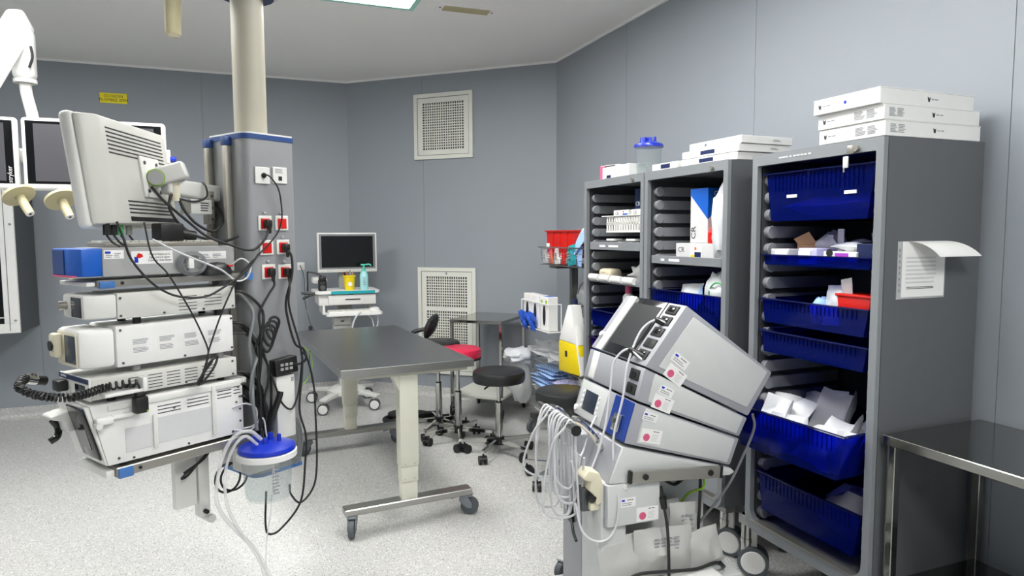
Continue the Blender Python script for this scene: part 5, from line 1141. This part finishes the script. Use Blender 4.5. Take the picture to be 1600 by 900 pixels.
c = thing('beige_case', 'small rounded beige case on the roll label shelf', 'case', (2.1, 3.66, 1.262)); MB().bb((-.05, -.07, 0), (.05, .07, .075), bev=.025, seg=3).build('case', 'beige', c); MB().bb((-.051, -.02, .05), (-.049, .02, .054)).build('seam', 'ink_grey', c)
c = thing('plastic_bag', 'clear bag with dark mixed items on the roll label shelf', 'plastic bag', (2.14, 3.3, 1.262)); MB().blob((0, .02, .05), (.16, .24, .12), amp=.4, seed=99, flat=.8).build('film', 'clear_bag', c, 60); MB().blob((-.03, -.05, .035), (.06, .09, .06), amp=.5, seed=100).build('item', 'dark_blue', c, 60); MB().blob((-.03, -.0, .05), (.05, .05, .05), amp=.5, seed=101).build('item', 'pink', c, 60)
c = thing('bottle', 'white bottle with magenta cap under the roll label shelf', 'bottle', (2.1, 3.44, 1.08)); MB().lathe([(.035, 0), (.036, .1), (.02, .12)], n=18).build('bottle', 'pure_white', c); MB().cyl((0, 0, .115), (0, 0, .165), .021, n=14).build('cap', 'pink', c)
tray('small dark blue tray under the bottle in the farthest cabinet', Y1, .98, 1.075, 2.02, .28); tray('lowest visible blue tray in the farthest cabinet', Y1, .76, .9, 2.015, .28)
# ------------------------------------------------------------------ electrosurgery cart
CG = (1.22, 2.012, 0); CF = T(*CG) @ rotz(-3)
def cthing(name, label, cat, x, y, z, group=None):
    o = thing(name, label, cat, CF @ Vector((x, y, z)), -3, group); return o, T(-x, -y, -z)
CWD = .45
t, M = cthing('equipment_cart', 'grey equipment cart with chrome handle that carries the tilted modules', 'cart', .1, .22, 0)
MB(M).prism([(-.008, .80), (.445, .672), (.462, .655), (.44, .645), (-.062, .672)], 'y', 0, CWD, bev=.004).build('head', 'module_light', t)
MB(M).prism([(-.012, .795), (-.066, .668), (-.062, .668), (-.006, .797)], 'y', .01, CWD-.01).build('head_front', 'module_grey', t)
MB(M).bb((-.085, .02, .1), (.02, .19, .672), bev=.012).build('column', 'module_light', t)
MB(M).bb((-.083, .19, .1), (.02, .37, .80), bev=.006).build('column', 'module_grey', t)
pod = MB(M).bb((-.07, -.004, .515), (.14, .3, .668), bev=.006).build('pod', 'module_light', t)
MB(M).bb((-.0745, .004, .52), (-.069, .29, .665)).build('pod_front', 'module_grey', pod)
MB(M).cyl((-.0, -.008, .655), (-.0, 0, .655), .009, n=12).build('button', 'white_plastic', pod)
MB(M).bb((.16, .17, .29), (.445, .19, .65), bev=.003).build('back_panel', 'module_light', t)
MB(M).cyl((.41, .167, .6), (.41, .173, .6), .008, n=8).build('hole', 'dark', t)
rl = MB(M @ T(.196, -.02, .685) @ Matrix.Rotation(R(3.6), 4, 'Y')).box((0, 0, 0), (.365, .014, .043), bev=.002, seg=1).build('side_rail', 'alu', t)
F_ = M @ T(.196, -.02, .685) @ Matrix.Rotation(R(3.6), 4, 'Y')
for x in (-.188, .188): MB(F_).box((x, 0, 0), (.012, .018, .046), bev=.002, seg=1).build('rail_end', 'black', rl)
for x in (-.13, .14): MB(F_).cyl((x, -.012, 0), (x, .02, 0), .011, n=14).build('rail_bolt', 'black', rl)
MB(M).bb((-.06, -.06, .27), (.46, .42, .29), bev=.006).build('lower_tray', 'module_light', t)
MB(M).bb((-.1, -.02, .085), (.45, .46, .12), bev=.012).build('base_plate', 'module_light', t)
for x in (-.06, .41):
    for y in (.02, .42): caster(t, x, y, .09, .04, .03, 'module_light', 'rubber_grey', 'pure_white', yaw=30, stem=.012, off=.02)
hb = MB(M).cyl((-.19, -.0, .878), (-.19, .36, .878), .0185, n=20).build('handle', 'chrome', t)
MB(M).cyl((-.19, -.004, .878), (-.19, .0, .878), .019, n=20).build('handle_cap', 'black', hb)
for y in (.13, .33): MB(M).tube([(-.19, y, .878), (-.13, y, .872), (-.07, y, .82), (-.03, y, .76)], .012, n=10).build('handle_bracket', 'chrome', hb)
MB(M).bb((-.1, .25, .43), (-.083, .29, .5), bev=.006).build('cable_bracket', 'black', t); MB(M).tube([(-.09, .27, .45), (-.12, .18, .43), (-.13, .13, .42)], .006, n=8).build('bracket_hook', 'black', t)
# modules: wedge-shaped, stacked like a fan
def on_front(p, q, y):   # frame on a module front: origin at top edge p, x along -y (towards camera side), y up the face
    p = Vector((p[0], y, p[1])); q = Vector((q[0], y, q[1])); return axes(p, (0, -1, 0), (p-q))
def module(name, label, prof, z, gap=.004):
    c, M1 = cthing(name, label, 'medical device', prof[0][0], .22, min(p[1] for p in prof))
    MB(M1).prism(prof, 'y', 0, CWD, bev=.006).build('housing', 'module_grey', c)
    cx = sum(p[0] for p in prof)/4; cz = sum(p[1] for p in prof)/4
    ins = [(cx+(p[0]-cx)*.86+.012, cz+(p[1]-cz)*(.82 if z else .88)-.002) for p in prof]
    MB(M1).prism(ins, 'y', -.004, .01, bev=.0035).build('side_cover', 'module_light', c)
    return c, M1
def sticker(c, M1, p, w_, h_, ang, kind, sd):
    F = M1 @ axes((p[0], -.0048, p[1]), (math.cos(R(ang)), 0, math.sin(R(ang))), (-math.sin(R(ang)), 0, math.cos(R(ang))))
    lb = MB(F).box((0, 0, 0), (w_, h_, .001)).build('sticker', 'paper', c)
    if kind:
        MB(F).cyl((-w_*.22, -.006, .0004), (-w_*.22, -.006, .001), h_*.27, n=18).build('round_mark', 'pink', lb)
        m = MB(F); prints(m, w_*.34, h_*.55, 6, T(w_*.2, -.004, .0005), 1, .8, sd, .0004); m.build('print', 'paper_grey', lb)['kind'] = 'stuff'
        m = MB(F); prints(m, w_*.3, h_*.12, 1, T(w_*.2, h_*.36, .0005), 2, .8, sd, .0004); m.build('print', 'ink', lb)['kind'] = 'stuff'
    else:
        MB(F).box((-w_*.32, h_*.22, .0006), (w_*.2, h_*.22, .0006)).build('emblem', 'royal', lb)
        m = MB(F); prints(m, w_*.4, h_*.2, 1, T(w_*.15, h_*.25, .0005), 3, .8, sd, .0005); m.build('print', 'ink', lb)['kind'] = 'stuff'
        m = MB(F); prints(m, w_*.8, h_*.4, 2, T(0, -h_*.18, .0005), 1, .8, sd, .0004); m.build('print', 'ink_grey', lb)['kind'] = 'stuff'
P1a, P1b = (.241, 1.294), (.076, 1.083)
c, M1 = module('electrosurgery_unit', 'top tilted grey module with large dark screen and a column of sockets', [P1a, (.622, 1.023), (.517, .864), P1b], 1)
L1 = math.hypot(P1a[0]-P1b[0], P1a[1]-P1b[1])
def F1(y): return M1 @ on_front(P1a, P1b, y)
MB(F1(0)).bb((-.345, -L1+.004, -.002), (-.115, -.003, .004), bev=.002).build('screen', 'screen', c)
MB(F1(0)).bb((-.335, -L1+.045, .003), (-.13, -.03, .0055)).build('screen_glass', 'screen_dim', c)
MB(F1(0)).bb((-.40, -L1+.002, -.001), (-.35, -.002, .007), bev=.003).build('control_strip', 'pure_white', c)
MB(F1(0)).cyl((-.42, -.2, 0), (-.42, -.2, .012), .012, n=16).build('knob', 'pure_white', c)
so = None
for k, v in enumerate((.03, .078, .128, .178, .227)):
    so = MB(F1(0)).bb((-.095, -v-.019, -.001), (-.025, -v+.019, .005), bev=.004).build('socket', 'dark', c)
    if k != 3: MB(F1(0)).bb((-.078, -v-.009, .004), (-.042, -v+.009, .008), bev=.002).build('socket_insert', 'black_gloss', so)
sticker(c, M1, (.215, 1.095), .075, .036, -38, 0, 1); sticker(c, M1, (.195, 1.045), .088, .052, -38, 1, 2)
P2a, P2b = (.074, 1.077), (.042, .963)
c, M1 = module('gas_module', 'second tilted grey module below the screen unit with two sockets', [P2a, (.514, .857), (.479, .789), P2b], 0)
for v in (.033, .085):
    o = MB(M1 @ on_front(P2a, P2b, 0)).bb((-.085, -v-.02, -.001), (-.02, -v+.02, .005), bev=.004).build('socket', 'dark', c); MB(M1 @ on_front(P2a, P2b, 0)).bb((-.065, -v-.009, .004), (-.04, -v+.009, .008)).build('socket_insert', 'black_gloss', o)
MB(M1 @ on_front(P2a, P2b, 0)).bb((-.40, -.112, -.001), (-.35, -.002, .006), bev=.003).build('control_strip', 'pure_white', c)
sticker(c, M1, (.16, 1.0-.012), .06, .034, -27, 0, 3); sticker(c, M1, (.145, .945), .085, .052, -24, 1, 4)
P3a, P3b = (.04, .955), (-.004, .813)
c, M1 = module('irrigation_module', 'third tilted grey module with small display and blue pump panel', [P3a, (.479, .781), (.441, .683), P3b], 0)
F3 = M1 @ on_front(P3a, P3b, 0)
MB(F3).bb((-.43, -.145, -.001), (-.2, -.004, .003), bev=.002).build('display_panel', 'module_light', c)
MB(F3).bb((-.38, -.115, .002), (-.27, -.035, .005), bev=.002).build('display', 'screen_blue', c)
bm_ = MB().cyl((0, 0, 0), (0, 0, .004), .006, n=10).mesh('button', 'pure_white')
for v in (.045, .065, .085, .105):
    for u in (-.395, -.255):
        o = inst(bm_, 'button', c); o.matrix_local = F3 @ T(u, -v, .002)
MB(F3).cyl((-.425, -.12, 0), (-.425, -.12, .01), .012, n=14).build('knob', 'pure_white', c)
bp = MB(F3).bb((-.145, -.147, -.001), (-.004, -.002, .003), bev=.001, seg=1).build('pump_panel', 'pump_blue', c)
MB(F3).bb((-.1, -.125, .002), (-.05, -.06, .016), bev=.004).build('pump_head', 'chrome', bp); MB(F3).cyl((-.075, -.085, .016), (-.075, -.085, .03), .012, n=12).build('pump_roller', 'dark_grey', bp)
sticker(c, M1, (.095, .9), .06, .03, -20, 0, 5); sticker(c, M1, (.1, .83), .085, .05, -14, 1, 6)
o_, M1 = t, M
sticker(pod, M1, (.01, .60), .06, .034, 0, 0, 7); sticker(pod, M1, (.088, .548), .088, .052, 0, 1, 8)
# cream clip holder on the cart
c, M1 = cthing('instrument_holder', 'cream clip-shaped holder with black base on the front of the cart column', 'holder', -.12, .06, .56)
MB(M1).prism([(-.15, .7), (-.13, .722), (-.09, .71), (-.075, .67), (-.078, .60), (-.1, .59), (-.11, .63), (-.13, .65), (-.12, .68), (-.15, .69)], 'y', .02, .09, bev=.006).build('clip', 'cream_plastic', c)
MB(M1).bb((-.12, .03, .57), (-.085, .08, .60), bev=.006).build('clip_foot', 'cream_plastic', c)
MB(M1).bb((-.145, .05, .56), (-.085, .11, .65), bev=.01).build('base', 'dark_grey', c); MB(M1).cyl((-.13, .03, .625), (-.105, .03, .615), .014, n=12).build('knob', 'black', c)
# white cables over the handle
rd = random.Random(5)
for k in range(9):
    y = .05+.028*k+rd.uniform(-.01, .01); dx = rd.uniform(.02, .09); dz = rd.uniform(.16, .34); sp = rd.uniform(-.06, .06)
    pts = [(-.16+rd.uniform(-.01, .02), y+.01, .62-dz*.3), (-.168, y, .78), (-.17, y, .87), (-.19, y, .901), (-.211-.006*(k % 2), y, .875), (-.21-dx*.6, y+sp*.4, .8), (-.2-dx, y+sp, .878-dz), (-.16-dx*.4, y+sp, .83-dz), (-.14, y+sp*.5, .878-dz), (-.135, y, .76)]
    c, M1 = cthing('white_cable', 'one of the white cables looped over the chrome cart handle', 'cable', pts[0][0], pts[0][1], pts[0][2], 'white cables on the cart handle')
    MB(M1).tube(pts, .0042, n=7).build('cord', 'cable_white', c)
def ccable(label, pts, r, m, plug=None):
    c, M1 = cthing('device_cable', label, 'cable', *pts[0]); MB(M1).tube(pts, r, n=8).build('cord', m, c)
    if plug: MB(M1).cyl(plug[0], plug[1], .014, .011, n=12).build('plug', 'black', c)
ccable('light cable plugged into the upper screen unit socket, falling past the blue panel', [(.19, .04, 1.225), (.16, .08, 1.235), (.11, .1, 1.19), (.05, .08, 1.08), (.02, .06, .96), (-.02, .05, .83), (-.03, .03, .74), (-.03, -.01, .6), (-.05, -.01, .5), (-.1, .0, .47), (-.15, .03, .5), (-.17, .05, .6)], .0042, 'cable_white', ((.195, .05, 1.222), (.165, .085, 1.236)))
ccable('light cable plugged into the lowest socket of the screen unit, crossing to the handle', [(.085, .04, 1.1), (.06, .1, 1.13), (.02, .13, 1.08), (.0, .12, .98), (-.03, .1, .85), (-.08, .09, .72), (-.13, .08, .66), (-.16, .07, .68), (-.18, .06, .75)], .0042, 'cable_white', ((.1, .05, 1.105), (.065, .1, 1.13)))
ccable('thin light cable running down the left of the display module', [(.0, .24, .85), (-.05, .2, .8), (-.08, .18, .74), (-.12, .15, .7), (-.15, .1, .66)], .0038, 'cable_white')
ccable('long grey cable arching from the pulled out tray down behind the cart', [(.56, .03, .86), (.585, .05, .8), (.57, .08, .7), (.5, .1, .55), (.4, .16, .38), (.36, .2, .3)], .005, 'cable_grey')
ccable('black cable hanging in front of the back panel of the cart', [(.145, .0, .64), (.15, -.01, .58), (.155, -.03, .5), (.145, -.06, .4), (.14, -.07, .3)], .0055, 'black_rubber', ((.15, -.005, .6), (.153, -.012, .56)))
ccable('black cable sloping under the side rail of the cart', [(.16, .1, .66), (.22, .12, .62), (.29, .15, .575), (.33, .16, .58), (.37, .15, .62), (.375, .12, .66)], .006, 'black_rubber')
ccable('thick black cable dropping vertically behind the cart panel', [(.345, .05, .655), (.345, .05, .55), (.345, .06, .4), (.34, .06, .3)], .006, 'black_rubber')
ccable('yellow and green earth cable under the side rail of the cart', [(.35, .04, .645), (.345, .03, .6), (.325, .1, .55), (.30, .14, .47), (.27, .15, .4)], .0045, 'lime')
ccable('black cable lying across the white packages on the lower tray', [(-.04, -.05, .33), (.02, -.07, .365), (.12, -.075, .36), (.25, -.07, .345), (.34, -.06, .35), (.4, -.03, .31), (.42, .02, .3)], .006, 'black_rubber')
# packages on the lower tray
for k, (x, y, z, w_, h_, ux, rl, lb) in enumerate([(.13, .12, .4, .34, .2, .35, 4, 'large white package lying behind on the lower cart tray'), (.28, .08, .4, .12, .22, .2, -4, 'narrow upright white package at the right of the cart tray'), (.04, .04, .36, .26, .16, .4, 6, 'pale package lying at the left of the cart tray'), (.16, .02, .37, .24, .17, .3, -2, 'white printed package in front on the lower cart tray'), (.33, .03, .35, .16, .14, .35, 10, 'white package at the right front of the cart tray')]):
    c, M1 = cthing('package', lb, 'package', x, y, .29, 'white packages on the cart tray')
    F = M1 @ axes((x, y-.02, z+.025), (1, 0, math.tan(R(rl))), (0, ux*.5, 1))
    MB(F).pouch(w_, h_, .06, seed=120+k, amp=.45).build('wrap', 'package', c, 60)
    if k in (3, 1): m = MB(F); prints(m, w_*.45, h_*.3, 4, T(.0, h_*.2, .03), 4, .7, k, .001); m.build('print', 'ink_grey', c)['kind'] = 'stuff'
c, M1 = cthing('white_box', 'flat white box with dark edge at the very bottom of the cart tray', 'box', .16, -.1, .29)
MB(M1).bb((.02, -.16, .292), (.33, -.05, .335), bev=.008).build('box', 'pure_white', c); MB(M1).bb((.018, -.155, .3), (.021, -.06, .328)).build('edge', 'black', c)
# ------------------------------------------------------------------ steel table at the right edge
t = thing('steel_table', 'polished steel table with square legs in the lower right corner', 'table', (2.27, 1.05, 0))
MB().bb((-.245, -.62, .822), (.255, .6, .855), bev=.002, seg=1).build('table_top', 'steel_polished', t)
for x in (-.215, .225):
    for y in (-.59, .575): MB().bb((x-.015, y-.015, .0), (x+.015, y+.015, .823), bev=.002, seg=1).build('leg', 'steel_polished', t)
MB().bb((-.23, -.6, .3), (.24, .59, .325), bev=.002, seg=1).build('lower_shelf', 'steel_polished', t)
